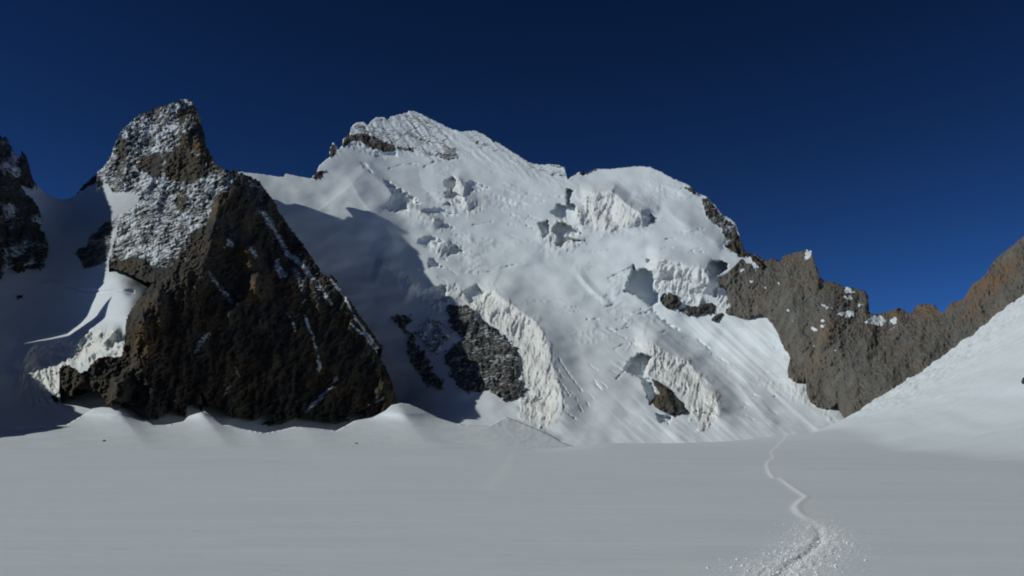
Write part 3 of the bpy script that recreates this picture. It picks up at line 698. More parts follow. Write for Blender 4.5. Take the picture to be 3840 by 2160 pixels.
# ================================================================ LEFT ROCK PYRAMID
TP = (Z(*R1, [(750, 720), (790, 690), (830, 640), (850, 600), (870, 570), (885, 520), (900, 490), (915, 450), (930, 420), (945, 390), (960, 368), (1000, 345), (1040, 310), (1060, 285), (1080, 270), (1130, 255), (1180, 230), (1240, 205), (1300, 198), (1340, 178), (1400, 152), (1450, 146), (1490, 165), (1520, 220), (1545, 280), (1560, 320), (1590, 440), (1600, 510), (1640, 580), (1680, 660), (1740, 690), (1790, 705), (1830, 695), (1850, 720)])
    + Z(*R3, [(440, 310), (500, 335), (560, 365), (590, 410), (620, 450), (680, 520), (710, 600), (760, 670), (830, 770), (900, 850), (940, 920), (1000, 1000), (1050, 1090), (1080, 1105), (1130, 1100), (1150, 1120), (1200, 1210), (1270, 1300), (1350, 1420)])
    + Z(*R4, [(1340, 450), (1400, 540), (1440, 600), (1425, 612), (1380, 590), (1410, 650), (1450, 720), (1500, 830), (1530, 930), (1550, 1000), (1510, 1030), (1400, 1090), (1310, 1112), (1320, 1050), (1200, 1075), (1190, 1130), (1100, 1150), (1000, 1140), (870, 1108), (800, 1110), (720, 1150), (660, 1160), (550, 1175), (530, 1160), (620, 1130), (660, 1040), (560, 1090), (500, 1130), (420, 1110), (320, 1100), (250, 1060), (200, 990)])
    + Z(*R2, [(1375, 1090), (1340, 1050), (1300, 970), (1310, 1065), (1210, 1070), (1205, 1110), (1185, 1132), (1150, 1095), (1090, 1100), (1060, 1140), (1000, 1165), (950, 1145), (900, 1100), (870, 1070), (800, 1045), (750, 1075), (690, 1070), (650, 1000), (560, 960), (500, 960), (460, 1012), (420, 980), (400, 950), (385, 880), (390, 820), (450, 805), (520, 860), (570, 840), (600, 790), (640, 760), (700, 750), (780, 760), (800, 720), (810, 610), (815, 520), (835, 470), (860, 430), (920, 360), (960, 310), (995, 275), (930, 270), (850, 225), (780, 200), (710, 180), (700, 150), (730, 70), (740, 0)])
    + Z(*R1, [(860, 1380), (880, 1300), (900, 1200), (920, 1080), (980, 1020), (1050, 980), (1090, 900), (1000, 870), (870, 870), (850, 830), (780, 780)]))
tower_base = tps([(880, 700, 1990), (960, 680, 2080), (450, 1250, 1450), (370, 650, 2140), (700, 375, 2188), (770, 500, 2172), (640, 920, 1740), (520, 470, 2225), (450, 560, 2200), (400, 900, 1880), (600, 650, 2060), (560, 1090, 1580), (440, 1120, 1630),
    (450, 1500, 1300), (800, 1550, 1390), (1100, 1590, 1490), (1495, 1520, 1640), (1250, 1060, 1810), (1420, 1330, 1720), (900, 1150, 1620), (700, 1300, 1470), (1060, 900, 1920)])
TR = [  # ribs whose left flank catches the sun
    (Z(*R4, [(480, 40), (500, 130), (450, 200), (350, 300), (310, 370), (260, 440)]), 26, 40, 80), (Z(*R4, [(250, 180), (240, 260), (200, 350), (180, 420)]), 16, 26, 50),
    (Z(*R3, [(420, 840), (470, 930), (490, 1010), (530, 1100), (540, 1200), (520, 1300)]), 26, 50, 80), (Z(*R3, [(260, 500), (240, 620), (200, 740), (170, 860)]), 16, 30, 60),
    (Z(*R4, [(560, 300), (540, 380), (500, 460)]), 14, 20, 50), (Z(*R4, [(1290, 540), (1340, 640), (1390, 760), (1450, 900), (1480, 1000)]), 22, 60, 60), (Z(*R4, [(1160, 780), (1130, 860), (1010, 950), (900, 1040)]), 20, 34, 60),
    (Z(*R2, [(1010, 300), (1040, 400), (1050, 480), (1030, 600)]), 26, 90, 40), (Z(*R2, [(900, 380), (930, 520), (950, 680), (960, 800)]), 20, 60, 50), (Z(*R2, [(880, 780), (930, 860), (960, 960)]), 14, 30, 40),
    (Z(*R2, [(1120, 610), (1130, 700), (1090, 760)]), 12, 30, 50), (Z(*R2, [(740, 880), (760, 960), (740, 1050)]), 22, 50, 60), (Z(*R4, [(1400, 880), (1390, 960), (1350, 1040)]), 10, 20, 40),
]
def tower_depth(x, y):
    d = tower_base(x, y) - fold(x, y, [(745, 400), (790, 560), (880, 700), (820, 830), (780, 950), (650, 1080), (560, 1140), (470, 1290)], 45, 130, 120, 0.06)
    rx, ry = rot(x, y, 12)
    h = 26 * ridged(rx / 190, ry / 420, 3, 81, 0.5) + 11 * ridged(rx / 60 + 0.3 * noise(rx / 90, ry / 90, 3), ry / 120, 4, 82, 0.55)
    sx, sy = rot(x, y, -28)
    h = h + 5.5 * ridged(sx / 60, sy / 17, 3, 83, 0.6) + 3.0 * fbm(x / 9, y / 9, 3, 84)
    fx_, fy_ = rot(x, y, 10)
    n1 = fbm(fx_ / 70, fy_ / 130, 3, 85, 0.55)
    h = h + 9 * (np.floor(n1 * 4) / 4 + 0.25 * sstep(0.55, 1.0, n1 * 4 - np.floor(n1 * 4))) + 3.2 * ridged(fx_ / 13, fy_ / 26, 2, 86)
    for p, A, a, b in TR: h = h + 1.35 * fold(x, y, p, A, a, b, 0.2)
    # the summit head bends back on its right edge
    h = h - 28 * sstep(0, 1, np.clip((x - 760 - (y - 560) * 0.45 + 20) / 60, 0, 1)) * (1 - sstep(620, 680, y))
    # chamfer along the skyline so that the edge rounds away
    return d - h
T_SNOW = [  # where snow lies thick or thin
    (Z(*R1, [(960, 380), (1100, 270), (1300, 200), (1480, 160), (1500, 260), (1390, 330), (1390, 500), (1300, 560), (1300, 760), (1500, 760), (1800, 730), (1750, 850), (1600, 1000), (1500, 1200), (1200, 1449), (900, 1300), (950, 1060), (1100, 900), (1180, 620), (950, 500)]), 0.40, 26),
    (Z(*R1, [(850, 650), (1100, 600), (1200, 560), (1230, 800), (1090, 900), (860, 860), (760, 720)]), 0.58, 20),
]
def tower_rock(x, y):
    pts = Z(*R1, [(1500, 150), (1390, 330), (1400, 520), (1330, 780), (1500, 790), (1850, 720), (1800, 850), (1650, 950), (1640, 1100), (1500, 1280), (1350, 1449)]) + Z(*R2, [(1100, 200), (1000, 260), (700, 150)])
    r = np.full(x.shape, 0.86)
    lf = [(260, 640), (500, 440), (700, 360), (740, 380)] + Z(*R1, [(1500, 200), (1400, 260), (1390, 500), (1280, 600), (1290, 760), (1500, 780), (1680, 680), (1850, 710), (1810, 840), (1680, 920), (1640, 1080), (1480, 1200), (1440, 1449)]) + Z(*R2, [(1180, 40), (1120, 180), (1000, 200), (900, 120), (780, 140), (700, 160)]) + [(400, 900)]
    a = inside(x, y, lf, 14, 10, 30, 91)
    r = r * (1 - a) + a * 0.47
    # bare brownish parts
    for p, v in ((Z(*R1, [(1390, 350), (1500, 200), (1600, 500), (1700, 680), (1600, 700), (1450, 560)]), 0.60), (Z(*R1, [(1060, 660), (1200, 560), (1260, 640), (1230, 760), (1150, 720)]), 0.8),
                 (Z(*R1, [(880, 560), (930, 430), (1000, 500), (960, 620)]), 0.66), (Z(*R2, [(700, 150), (860, 130), (1000, 200), (980, 270), (850, 220)]), 0.85), (Z(*R1, [(1350, 860), (1450, 840), (1480, 1000), (1380, 1010)]), 0.6)):
        b = inside(x, y, p, 14, 8, 24, 93); r = r * (1 - b) + v * b
    b = inside(x, y, Z(*R3, [(430, 330), (560, 380), (700, 640), (900, 900), (1100, 1200), (1200, 1449), (1000, 1449), (900, 1300), (760, 1000), (640, 900), (560, 700), (440, 560)]), 24, 10, 30, 94); r = r * (1 - b) + 0.62 * b
    for p, w, v in ((Z(*R4, [(870, 360), (910, 480), (950, 590), (975, 700), (975, 780)]), 9, 0.25), (Z(*R4, [(730, 330), (780, 400), (800, 480)]), 8, 0.4), (Z(*R3, [(600, 620), (700, 780), (780, 930), (900, 1030), (1000, 1150), (1120, 1320)]), 11, 0.25),
                    (Z(*R4, [(1060, 90), (1160, 220), (1240, 380), (1400, 590)]), 8, 0.15), (Z(*R3, [(700, 1000), (720, 1100), (760, 1090)]), 17, 0.3), (Z(*R3, [(500, 900), (540, 950)]), 15, 0.35), (Z(*R4, [(70, 640), (100, 560), (150, 500)]), 20, 0.35),
                    (Z(*R4, [(1200, 420), (1300, 500), (1400, 620)]), 9, 0.25), (Z(*R4, [(800, 20), (840, 130), (850, 250)]), 16, 0.42), (Z(*R4, [(870, 1060), (960, 990), (1060, 880), (1100, 820)]), 9, 0.3), (Z(*R4, [(290, 930), (320, 870)]), 14, 0.5), (Z(*R4, [(360, 740), (380, 800)]), 8, 0.4),
                    (Z(*R4, [(160, 50), (260, 170), (330, 260)]), 16, 0.45), (Z(*R3, [(440, 330), (560, 420)]), 30, 0.6), (Z(*R4, [(1340, 1020), (1440, 970)]), 8, 0.3), (Z(*R3, [(330, 830), (350, 860), (270, 880)]), 14, 0.25)):
        b = windowed(x, y, p, w * 2.4, lambda X, Y: np.clip(1.3 - (line_dist(X, Y, p)[0] + 5 * fbm(X / 22, Y / 22, 3, 97)) / w, 0, 1)); v = 0.26 + 0.55 * v; r = r * (1 - b) + v * b
    return r + 0.05 * fbm(x / 80, y / 80, 2, 95)
def tower_rust(x, y):
    r = np.full(x.shape, 0.45)
    for p in (Z(*R3, [(380, 820), (480, 820), (520, 1000), (560, 1250), (480, 1449), (400, 1300)]), Z(*R3, [(230, 500), (290, 560), (220, 700), (170, 640)]), Z(*R1, [(1390, 380), (1550, 380), (1680, 660), (1560, 600), (1420, 560)]), Z(*R2, [(880, 340), (1040, 320), (1060, 560), (950, 900), (860, 700)])):
        r = np.maximum(r, 1.1 * inside(x, y, p, 16))
    return r
tower = relief("rocky_peak", TP, tower_depth, M_tower, {'rock': tower_rock, 'ice': 0.0, 'rust': tower_rust}, step=2.5, tuck=True, back=lambda x, y: 32 + 228 * sstep(570, 860, y), edge=4.5, es=11, skirt_drop=0.45)
tag(tower, "dark rock pyramid dusted with snow on its sunlit left face", "mountain", kind="structure")

# ================================================================ MOUNDS AT THE FOOT
def foot_line(x):
    """top edge of the sunlit snow mounds"""
    pts = Z(*R12, [(-1200, 120), (-400, 150), (0, 185), (200, 170), (400, 150), (500, 90), (560, 50), (620, 42), (700, 48), (750, 38), (790, 55), (850, 100), (930, 152), (1000, 150), (1110, 128), (1140, 95), (1190, 80), (1240, 68), (1290, 108), (1340, 152), (1390, 152), (1460, 172), (1600, 200), (1700, 180), (1780, 160), (1900, 170), (2030, 185), (2110, 142), (2140, 125), (2250, 105), (2330, 62)]) + Z(*R13, [(270, 30), (330, 18), (380, 25), (460, 60), (560, 110), (660, 140), (720, 150), (860, 156), (900, 135), (960, 100), (1040, 130), (1140, 170), (1240, 215), (1300, 255), (1400, 290)])
    px = np.array([p[0] for p in pts]); py = np.array([p[1] for p in pts])
    return np.interp(x, px, py)
def foot_depth(x, y):
    # flat where it leaves the plain, steepening towards the top of the mounds
    t = np.clip((1702 - y) / 150.0, 0, 1.0)
    d = 770 + 0.05 * x + 430 * (1 - (1 - t) ** 1.7) + 110 * t + 1.2 * np.maximum(1552 - y, 0) - 2.0 * np.maximum(y - 1702, 0)
    h = 0
    for cx, wl_, wr_, A in ((455, 230, 95, 78), (765, 150, 85, 74), (1110, 130, 100, 34), (1520, 200, 170, 84), (905, 60, 80, 26), (150, 200, 150, 20), (1800, 140, 200, 30)):
        u = x - (cx + 0.75 * (y - 1560))
        u = u / np.where(u < 0, wl_, wr_)
        h = h + A * np.exp(-np.abs(u) ** 1.6 * 2.0) * t
    h = h + sstep(1750, 1950, x) * (7 * ridged(x / 60 + y / 40, y / 26, 3, 103, 0.55))
    h = h + 4 * fbm(x / 150 - y / 80, y / 90, 2, 101) * t + 0.5 * fbm(x / 24, y / 16, 2, 102)
    return d - h
xs_ = list(np.arange(-700, 2171, 6.0))
FOOT_POLY = [(float(a), float(foot_line(a))) for a in xs_] + [(2170, 1760), (-700, 1760)]
foot = relief("snow_mounds", FOOT_POLY, foot_depth, M_main, {'rock': -1.0, 'ice': 0.0, 'rust': 0.0}, step=4.0, back=90, skirt_drop=0.6)
tag(foot, "row of rounded sunlit snow mounds along the foot of the dark pyramid", "snow mounds", kind="structure")

# ================================================================ RIGHT BROWN RIDGE
_rb = [(2730, 985), (2720, 1110), (2760, 1180), (2870, 1185), (2920, 1260), (2965, 1330), (2960, 1400), (3020, 1430), (3060, 1520), (3130, 1540)]
ridge_base = tps([(a, b, float(main_base(np.array([float(a)]), np.array([float(b)]))[0]) - 4) for a, b in _rb] + [(2900, 900, 2080), (3060, 820, 2080), (3030, 1060, 1850), (3190, 1550, 1460), (3120, 1250, 1680), (3250, 1080, 1820), (3260, 1250, 1680), (3500, 1150, 1700), (3480, 1350, 1520), (3540, 1130, 1700), (3660, 1030, 1680), (3840, 880, 1680), (3840, 1160, 1480), (4200, 700, 1600), (4200, 1100, 1350), (3300, 1500, 1450)])
RF = [
    (Z(*R10, [(620, 190), (650, 300), (680, 420), (700, 560), (740, 700), (760, 900)]), 22, 60, 60), (Z(*R10, [(830, 150), (830, 240), (850, 330), (870, 420)]), 20, 50, 30),
    (Z(*R10, [(980, 370), (960, 500), (930, 650), (930, 800), (960, 1000)]), 20, 60, 70), (Z(*R10, [(1220, 450), (1190, 560), (1230, 700), (1200, 900), (1180, 1100)]), 26, 60, 70),
    (Z(*R10, [(1640, 520), (1620, 640), (1560, 760), (1460, 900), (1330, 1040), (1280, 1180)]), 26, 60, 80), (Z(*R10, [(1880, 490), (1800, 600), (1740, 700), (1640, 860), (1540, 980)]), 22, 60, 60),
    (Z(*R10, [(2080, 250), (2050, 400), (1900, 600), (1800, 740)]), 18, 50, 60), (Z(*R10, [(1440, 550), (1430, 700), (1330, 860), (1300, 980)]), 14, 40, 50),
]
RIDGE_POLY = (Z(*R10, [(300, 240), (340, 200), (380, 180), (430, 172), (480, 205), (520, 215), (550, 205), (580, 205), (600, 228), (610, 230), (620, 190), (655, 178), (690, 165), (730, 158), (760, 150), (800, 135), (825, 148), (838, 200), (850, 240), (860, 262), (885, 335), (920, 365), (950, 360), (980, 365), (1020, 385), (1050, 400), (1080, 400), (1150, 420), (1190, 425), (1210, 450), (1220, 470), (1226, 580), (1260, 590), (1330, 580), (1400, 555), (1440, 547), (1470, 560), (1500, 590), (1520, 582), (1545, 540), (1570, 525), (1640, 518), (1690, 530), (1715, 575), (1745, 580), (1770, 540), (1800, 510), (1880, 490), (1905, 450), (1920, 420), (1950, 375), (1980, 360), (2040, 310), (2060, 270), (2080, 240), (2120, 190), (2200, 130), (2260, 80), (2304, 45), (2500, -80), (2900, -200), (3100, 200), (3100, 900)])
    + Z(*R10, [(2304, 640), (1900, 800), (1700, 1000), (1300, 1260), (1110, 1330), (1085, 1275), (1060, 1260), (1040, 1240), (1020, 1220), (1000, 1210), (980, 1232), (930, 1250), (890, 1245), (860, 1225), (820, 1180), (800, 1130), (790, 1100), (792, 1055), (760, 1050), (700, 1040), (665, 1010), (660, 950), (675, 900), (682, 850), (670, 810), (620, 760), (590, 700), (550, 640), (520, 610), (500, 595), (450, 592), (400, 605), (340, 600), (300, 592), (230, 575), (225, 560), (280, 520), (255, 480), (240, 440), (238, 400), (190, 380), (170, 350), (240, 300)]))
def ridge_depth(x, y):
    d = ridge_base(x, y)
    rx, ry = rot(x, y, 6)
    h = 11 * ridged(rx / 150, ry / 260, 3, 111) + 3.6 * ridged(rx / 44 + 0.5 * noise(rx / 60, ry / 60, 115), ry / 70, 4, 112, 0.6) + 2.6 * ridged(x / 17, y / 20, 2, 114) + 2.5 * fbm(x / 8, y / 10, 2, 113)
    for p, A, a, b in RF: h = h + 0.6 * fold(x, y, p, A, a, b, 0.15)
    return d - h - 12
RSN = [Z(*R10, p) for p in ([(1045, 410), (1080, 398), (1130, 440), (1060, 445)], [(1050, 470), (1090, 460), (1100, 485), (1060, 490)], [(1000, 590), (1080, 565), (1130, 590), (1080, 615)],
    [(1195, 650), (1250, 600), (1310, 600), (1340, 640), (1300, 675), (1230, 655)], [(1370, 640), (1400, 610), (1425, 620), (1400, 670)], [(890, 520), (960, 550), (930, 558)], [(820, 680), (870, 690), (850, 712), (825, 705)], [(875, 670), (915, 665), (905, 690)], [(645, 560), (670, 560), (665, 580)], [(675, 630), (700, 625), (695, 645)],
    [(820, 805), (860, 803), (840, 815)], [(975, 830), (1000, 850), (985, 855)], [(485, 395), (510, 400), (500, 420)], [(430, 470), (455, 468), (445, 480)], [(785, 140), (825, 150), (815, 200), (780, 210)], [(320, 280), (350, 275), (340, 300)], [(395, 355), (415, 360), (405, 370)], [(1140, 515), (1180, 525), (1150, 540)], [(885, 635), (915, 625), (900, 650)], [(590, 375), (605, 385), (598, 395)], [(370, 415), (400, 420), (385, 428)])]
def ridge_rock(x, y):
    r = np.full(x.shape, 1.0)
    r = r - 0.20 * inside(x, y, Z(*R10, [(240, 300), (800, 150), (900, 400), (1200, 450), (1200, 660), (900, 700), (300, 560)]), 40)
    for p in RSN:
        b = inside(x, y, p, 5, 5, 9, 117); r = r * (1 - b) + 0.0 * b
    b = inside(x, y, Z(*R10, [(1180, 600), (1330, 580), (1500, 620), (1560, 740), (1420, 740), (1250, 690)]), 20)
    return np.minimum(r, 1 - 0.35 * b)
def ridge_rust(x, y):
    r = 0.25 + 0 * x
    for p in (Z(*R10, [(410, 210), (700, 160), (760, 300), (500, 330)]), Z(*R10, [(1700, 560), (2304, 40), (2304, 300), (1900, 640), (1600, 980), (1500, 980)]), Z(*R10, [(880, 640), (1020, 640), (1000, 830), (900, 800)]), Z(*R10, [(1180, 590), (1440, 540), (1480, 620), (1300, 620)]), Z(*R10, [(1520, 560), (1640, 510), (1720, 570), (1600, 650)])):
        r = np.maximum(r, 0.8 * inside(x, y, p, 26))
    return r
ridge = relief("rock_ridge", RIDGE_POLY, ridge_depth, M_ridge, {'rock': ridge_rock, 'ice': 0.0, 'rust': ridge_rust}, step=3.0, back=260, edge=1.8, es=10, seed=4, skirt_drop=0.6)
tag(ridge, "bare brown and grey rock ridge falling from the snow dome to the saddle on the right", "rock ridge", kind="structure")

# ================================================================ GROUND: flat glacier and the hill on the right
TRACK = Z(*R11, [(760, 60), (690, 110), (650, 150), (605, 190), (612, 220), (625, 245), (590, 265), (575, 300), (590, 350), (625, 400), (680, 405), (740, 450), (850, 525), (885, 550), (830, 590), (800, 630), (830, 680), (900, 720), (960, 775), (985, 840), (990, 890), (960, 930), (870, 1000), (780, 1060), (720, 1110), (690, 1180), (640, 1300)])
def ground_h(X, Y):
    p = X - (0.29 * Y + 22)
    w = 80.0
    pp = np.maximum(p, 0)
    hill = 0.80 * pp * pp / (pp + w)
    hill = hill + 0.032 * np.maximum(Y - 300, 0) * sstep(-60, 60, X - 0.27 * Y)
    # plateau edge: slightly higher to the right of the middle
    a = X / np.maximum(Y, 1)
    edge = 3.2 * sstep(0.02, 0.10, a) * sstep(150, 520, Y)
    fall = -np.maximum(Y - 560, 0) * 0.03 * (1 - sstep(0.25, 0.36, a))
    drop = -0.75 * np.maximum(Y - 1100, 0)
    und = 0.22 * fbm(X / 40, Y / 60, 3, 121) * sstep(10, 60, Y)
    band = 0.9 * fbm((X * 0.35 - Y) / 46.0, X / 300.0, 2, 123) * sstep(8, 60, X - 0.2 * Y) * sstep(40, 90, Y)
    return hill + edge + fall + drop + und + band

def build_ground():
    az = np.tan(np.linspace(-0.62, 0.66, 900))
    yy = np.concatenate([np.geomspace(4.0, 1150, 560), np.geomspace(1160, 1450, 12)])
    A, Yg = np.meshgrid(az, yy)
    Xg = A * Yg
    Hh = ground_h(Xg, Yg)
    # texture of the hill flank
    hm = sstep(10, 60, Xg - (0.29 * Yg + 22)) * sstep(300, 700, Yg)
    rough = sstep(0.30, 0.36, Xg / Yg) * sstep(650, 900, Yg) * (1 - sstep(0.50, 0.60, Xg / Yg))
    Hh += hm * (0.9 + 2.6 * rough) * fbm(Xg / 13, Yg / 18, 4, 125, 0.6)
    q = (Xg - 0.29 * Yg) / 26.0
    Hh += sstep(-10, 60, Xg - (0.29 * Yg + 22)) * sstep(90, 260, Yg) * 1.1 * fbm(q + 0.4 * noise(Xg / 120, Yg / 200, 127), Yg / 420.0, 3, 126)
    return az, yy, Xg, Yg, Hh
az_, yy_, Xg, Yg, Hg = build_ground()

def ray_ground(x, y):
    """where the ray of a photo pixel meets the plain"""
    best = None
    for Y in np.geomspace(6, 900, 2500):
        wx, wy, wz = world_at(x, y, Y)
        if wz <= float(ground_h(np.array(wx), np.array(wy))):
            return (wx, wy)
    return (wx, wy)
TW = [ray_ground(a, b) for a, b in TRACK]
# the far part beyond the crest of the plain is cut where the line would jump
TWa = np.array(TW)
def track_fields(X, Y):
    d, s, p = line_dist(X, Y, [tuple(v) for v in TW])
    return d
m = (Yg < 600) & (Xg > -6) & (Xg < 160)
dist = np.full(Xg.shape, 1e3)
dist[m] = track_fields(Xg[m], Yg[m])
tw = 0.10 + 0.0006 * Yg                       # trodden width
TW2 = [ray_ground(a, b) for a, b in Z(*R13, [(1000, 318), (985, 350), (960, 400), (930, 450), (880, 500), (850, 545)])]
near_f = 1 - sstep(19, 27, Yg)
gr = fbm(Xg * 9.0, Yg * 5.5, 3, 133, 0.6)
spread = np.exp(-(dist / (0.22 + 0.36 * near_f)) ** 2)
Hg = Hg - near_f * 0.045 * np.exp(-((dist + 0.03 * noise(Xg * 3, Yg * 2, 134)) / 0.075) ** 2) * (0.5 + 0.8 * np.abs(fbm(Xg * 3.0, Yg * 2.2, 2, 131)))
Hg = Hg + near_f * spread * 0.030 * np.maximum(gr, -0.1)
Hg = Hg + (1 - near_f) * 0.03 * np.exp(-(dist / tw) ** 2)
track_a = np.clip(1.0 * np.exp(-(dist / (tw * 1.5)) ** 2) * (1 - near_f) + near_f * spread * (0.75 + 0.9 * np.clip(gr, -0.5, 1)), 0, 1)
m2 = (Yg < 600) & (Yg > 20) & (np.abs(Xg) < 60)
d2 = np.full(Xg.shape, 1e3); d2[m2] = line_dist(Xg[m2], Yg[m2], [tuple(v) for v in TW2])[0]
track_a = np.maximum(track_a, 0.3 * np.exp(-(d2 / (0.3 + 0.002 * Yg)) ** 2))
nr, nc = Xg.shape
idx = np.arange(nr * nc).reshape(nr, nc)
Q = np.stack([idx[:-1, :-1], idx[:-1, 1:], idx[1:, 1:], idx[1:, :-1]], -1).reshape(-1, 4)
_pd = dist.ravel()[Q].mean(1); _py = Yg.ravel()[Q].mean(1)
_n = 1 - sstep(19, 27, _py)
is_path = (_pd < (0.13 + 0.0012 * _py) * (1 - _n) + 0.30 * _n) & (_py < 520)
GV = np.stack([Xg.ravel(), Yg.ravel(), Hg.ravel()], 1)
ground = mesh_from("ground", GV, Q[~is_path], M_plain, {'track': track_a.ravel()})
_u = np.unique(Q[is_path]); _m = -np.ones(len(GV), int); _m[_u] = np.arange(len(_u))
path = mesh_from("footpath", GV[_u], _m[Q[is_path]], M_plain, {'track': track_a.ravel()[_u]})
tag(path, "pale trodden footpath winding over the snow plain towards the saddle", "footpath", kind="structure")
tag(ground, "smooth wind packed snow plain of the glacier rising into a snow hill on the right", "snow field", kind="structure")
# lumps and crumbs of kicked-up snow beside the footpath
rng = random.Random(7)
def lump_mesh(seed):
    r = random.Random(seed)
    t = (1 + 5 ** 0.5) / 2
    v = [(-1, t, 0), (1, t, 0), (-1, -t, 0), (1, -t, 0), (0, -1, t), (0, 1, t), (0, -1, -t), (0, 1, -t), (t, 0, -1), (t, 0, 1), (-t, 0, -1), (-t, 0, 1)]
    f = [(0, 11, 5), (0, 5, 1), (0, 1, 7), (0, 7, 10), (0, 10, 11), (1, 5, 9), (5, 11, 4), (11, 10, 2), (10, 7, 6), (7, 1, 8), (3, 9, 4), (3, 4, 2), (3, 2, 6), (3, 6, 8), (3, 8, 9), (4, 9, 5), (2, 4, 11), (6, 2, 10), (8, 6, 7), (9, 8, 1)]
    sc = [0.55 * r.uniform(0.65, 1.2) for _ in v]
    v = [(a * k * 1.15, b * k, c * k * 0.75) for (a, b, c), k in zip(v, sc)]
    return np.array(v), np.array(f)
def z_at(x, y):
    a = x / y
    ia = int(round((math.atan(a) + 0.62) / 1.28 * 899)); iy = int(np.argmin(np.abs(yy_ - y)))
    return float(Hg[iy, min(max(ia, 0), 899)])
def near_track(wide):
    while True:
        k = rng.randrange(len(TW) - 1); u = rng.random()
        x = TW[k][0] * (1 - u) + TW[k + 1][0] * u; y = TW[k][1] * (1 - u) + TW[k + 1][1] * u
        if 10.5 < y < 24 and rng.random() < (26 - y) / 16:
            return x + rng.gauss(0, wide), y + rng.gauss(0, 0.3)
protos = []
for sd_ in range(6):
    v, f = lump_mesh(sd_)
    o = mesh_from("snow_lump", v, f, M_plain, {'track': np.full(12, 1.0)}, smooth=False)
    protos.append(o)
N_L = 230
for k in range(N_L):
    o = protos[k] if k < 6 else protos[k % 6].copy()
    if k >= 6: scene.collection.objects.link(o)
    x, y = near_track(0.36)
    sz = rng.uniform(0.010, 0.024) * (1.3 if rng.random() < 0.12 else 1)
    o.location = (x, y, z_at(x, y) + sz * 0.3)
    o.scale = (sz, sz, sz); o.rotation_euler = (rng.uniform(-.4, .4), rng.uniform(-.4, .4), rng.uniform(0, 6.28))
    tag(o, "small lump of loose white snow beside the footpath", "snow lump", "snow lumps beside the footpath")
CV, CF = [], []
for k in range(2600):
    v, f = lump_mesh(100 + k % 7)
    x, y = near_track(0.42); sz = rng.uniform(0.004, 0.010)
    v = v * sz + np.array([x, y, z_at(x, y) + sz * 0.3])
    CF.append(f + 12 * k); CV.append(v)
CV = np.concatenate(CV)
crumbs = mesh_from("snow_crumbs", CV, np.concatenate(CF), M_plain, {'track': np.full(len(CV), 0.9)}, smooth=False)
tag(crumbs, "fine crumbs of loose snow strewn along the footpath", "snow crumbs", kind="stuff")

# the rest of the glacier around and behind the viewer
gx = np.linspace(-9000, 9000, 60); gy = np.linspace(-9000, 9000, 60)
GX, GY = np.meshgrid(gx, gy)
GZ = -14 - 0 * GX
idx = np.arange(3600).reshape(60, 60)
Q = np.stack([idx[:-1, :-1], idx[:-1, 1:], idx[1:, 1:], idx[1:, :-1]], -1).reshape(-1, 4)
far_ground = mesh_from("terrain", np.stack([GX.ravel(), GY.ravel(), GZ.ravel()], 1), Q, M_plain, {'track': 0 * GX.ravel()})
tag(far_ground, "snow covered valley floor reaching out to the horizon", "terrain", kind="structure")

# ================================================================ SINGLE BOULDERS ON THE SNOW
def boulder(px, py, Y, size, label, seed, ground=None):
    bm = bmesh.new(); bmesh.ops.create_icosphere(bm, subdivisions=3, radius=1.0)
    v = np.array([q.co[:] for q in bm.verts]); f = np.array([[a.index for a in q.verts] for q in bm.faces]); bm.free()
    k = 1 + 0.35 * fbm(v[:, 0] * 1.3 + v[:, 2], v[:, 1] * 1.3 - v[:, 2], 3, seed)
    v = v * k[:, None] * np.array([1.0, 0.8, 0.85]) * size
    v[:, 2] = np.maximum(v[:, 2], -0.5 * size)
    c = np.array(world_at(float(px), float(py), Y)) if ground is None else np.array(ground)
    o = mesh_from("boulder", v + c, f, M_tower, {'rock': np.full(len(v), 1.2), 'ice': np.zeros(len(v)), 'rust': np.zeros(len(v))}, smooth=False, origin=c)
    return tag(o, label, "boulder")
import bmesh
_y = float(foot_depth(np.array([390.0]), np.array([1655.0]))[0])
boulder(390, 1655, _y - 1.0, 1.7, "tiny dark boulder on the sunlit snow near the left shadow tongue", 201)
_y = float(foot_depth(np.array([1337.0]), np.array([1664.0]))[0])
boulder(1337, 1664, _y - 1.0, 1.3, "tiny grey boulder on the snow mound right of the dark pyramid", 202)
for _Y in np.arange(250, 1100, 4.0):
    _p = world_at(3850.0, 1436.0, _Y)
    if _p[2] <= float(ground_h(np.array(_p[0]), np.array(_p[1]))): break
boulder(0, 0, 0, 3.8 * _p[1] / 800.0, "dark boulder melted out of the hill of snow at the right edge", 203, ground=(_p[0], _p[1], _p[2] + 0.5))

# ================================================================ RIDGE OUTSIDE THE FRAME THAT SHADES THE GULLY
SH = [(372, 560), (385, 700), (400, 745), (420, 790), (395, 900), (398, 1010), (392, 1060), (420, 1110), (350, 1195), (300, 1230), (90, 1290), (110, 1400), (200, 1480), (320, 1560), (260, 1600), (0, 1592), (-200, 1660)]
crest = []
for (a, b) in SH:
    fn = foot_depth if b > 1580 else left_depth
    dd = float(fn(np.array([float(a)]), np.array([float(b)]))[0])
    P = np.array(world_at(float(a), float(b), dd))
    # meet the vertical plane X = -0.62 * Y - 80
    t = (P[0] + 0.62 * P[1] + 80) / (-SUN[0] - 0.62 * SUN[1]) if True else 0
    C = P + SUN * t
    crest.append(C)
crest.sort(key=lambda c: -c[1])
cl = [crest[0] + np.array([-900, 1450, 260.0]), crest[0] + np.array([-430, 700, 200.0])] + crest + [crest[-1] + np.array([120, -200, -40.0]), crest[-1] + np.array([250, -420, -120.0])]
pts = []
for i in range(len(cl) - 1):
    L = np.linalg.norm(cl[i + 1] - cl[i]); n = max(2, int(L / 14))
    for k in range(n):
        pts.append(cl[i] + (cl[i + 1] - cl[i]) * k / n)
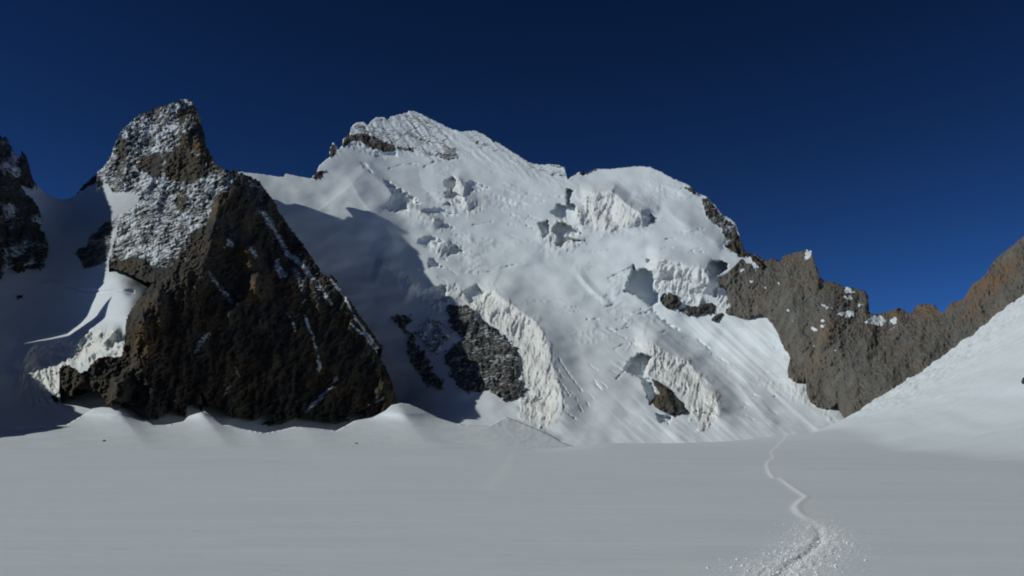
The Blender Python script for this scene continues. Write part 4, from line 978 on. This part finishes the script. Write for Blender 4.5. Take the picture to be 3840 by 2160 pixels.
pts.append(cl[-1]); pts = np.array(pts)
npt = len(pts); ar = np.arange(npt)
jag = 4 * fbm(pts[:, 1] / 22, 0 * pts[:, 1], 3, 141, 0.6)
rows = []
for fr, dx, in ((1.0, 0), (0.97, -25), (0.8, -120), (0.55, -280), (0.25, -480), (-0.03, -700)):
    R = pts.copy(); R[:, 0] += dx; R[:, 2] = np.maximum((pts[:, 2] + jag) * fr, -10) if fr > 0 else -25
    R[:, 0] += (1 - fr) * 60 * fbm(ar / 5.0, np.full(npt, dx / 100.0), 3, 142)
    rows.append(R)
for fr, dx in ((0.9, 6), (0.6, 16), (0.3, 24), (-0.03, 30)):
    R = pts.copy(); R[:, 0] += dx + 6 * fbm(ar / 4.0, np.full(npt, fr * 9), 3, 143); R[:, 2] = pts[:, 2] * fr if fr > 0 else -25
    rows.insert(0, R)
V = np.stack(rows, 0)
nr_ = len(rows); idx = np.arange(nr_ * npt).reshape(nr_, npt)
Q = np.stack([idx[:-1, :-1], idx[:-1, 1:], idx[1:, 1:], idx[1:, :-1]], -1).reshape(-1, 4)
V = V.reshape(-1, 3)
side = mesh_from("side_ridge", V, Q, M_tower, {'rock': np.full(len(V), 0.3), 'ice': np.zeros(len(V)), 'rust': np.full(len(V), 0.2)})
tag(side, "long rock ridge beyond the left edge of the view that shades the snow gully", "rock ridge", kind="structure")

# unseen snow walls added right of and behind the viewer, bouncing sunlight into shade
arc = [(2700, 3600, 900), (1900, 2500, 820), (1300, 1600, 760), (950, 800, 700), (1050, 0, 640), (1000, -900, 620), (500, -1700, 600), (-500, -2100, 560), (-1500, -2200, 520)]
ap = []
for i in range(len(arc) - 1):
    for k in range(24):
        u = k / 24.0
        ap.append([arc[i][q] * (1 - u) + arc[i + 1][q] * u for q in range(3)])
ap = np.array(ap); na = len(ap); tt = np.arange(na) / 6.0
cen = np.array([-200.0, 900.0]); out = ap[:, :2] - cen; out /= np.linalg.norm(out, axis=1)[:, None]
rows = []
for r_, fr in enumerate((-0.03, 0.02, 0.12, 0.26, 0.42, 0.58, 0.74, 0.88, 1.0, 0.8, 0.4, -0.03)):
    off = 1050 * (fr if r_ <= 8 else 2 - fr)
    nz = 40 * fbm(tt * 1.3, np.full(na, r_ * 0.45), 4, 151)
    W = np.zeros((na, 3))
    W[:, :2] = ap[:, :2] + out * (off + 1.2 * nz)[:, None]
    W[:, 2] = ap[:, 2] * fr * (1 + 0.16 * fbm(tt, 0 * tt, 3, 152)) + (nz if 0 < fr else 0) - (25 if fr < 0 else 0)
    rows.append(W)
V = np.stack(rows, 0); idx = np.arange(len(rows) * na).reshape(len(rows), na)
Q = np.stack([idx[:-1, :-1], idx[1:, :-1], idx[1:, 1:], idx[:-1, 1:]], -1).reshape(-1, 4)
V = V.reshape(-1, 3)
basin = mesh_from("bounce_wall", V, Q, M_main, {'rock': np.full(len(V), 0.12), 'ice': np.zeros(len(V)), 'rust': np.zeros(len(V))})
tag(basin, "added unseen snow wall right of and behind the viewer, reflecting sun into the shade", "mountain", kind="structure")
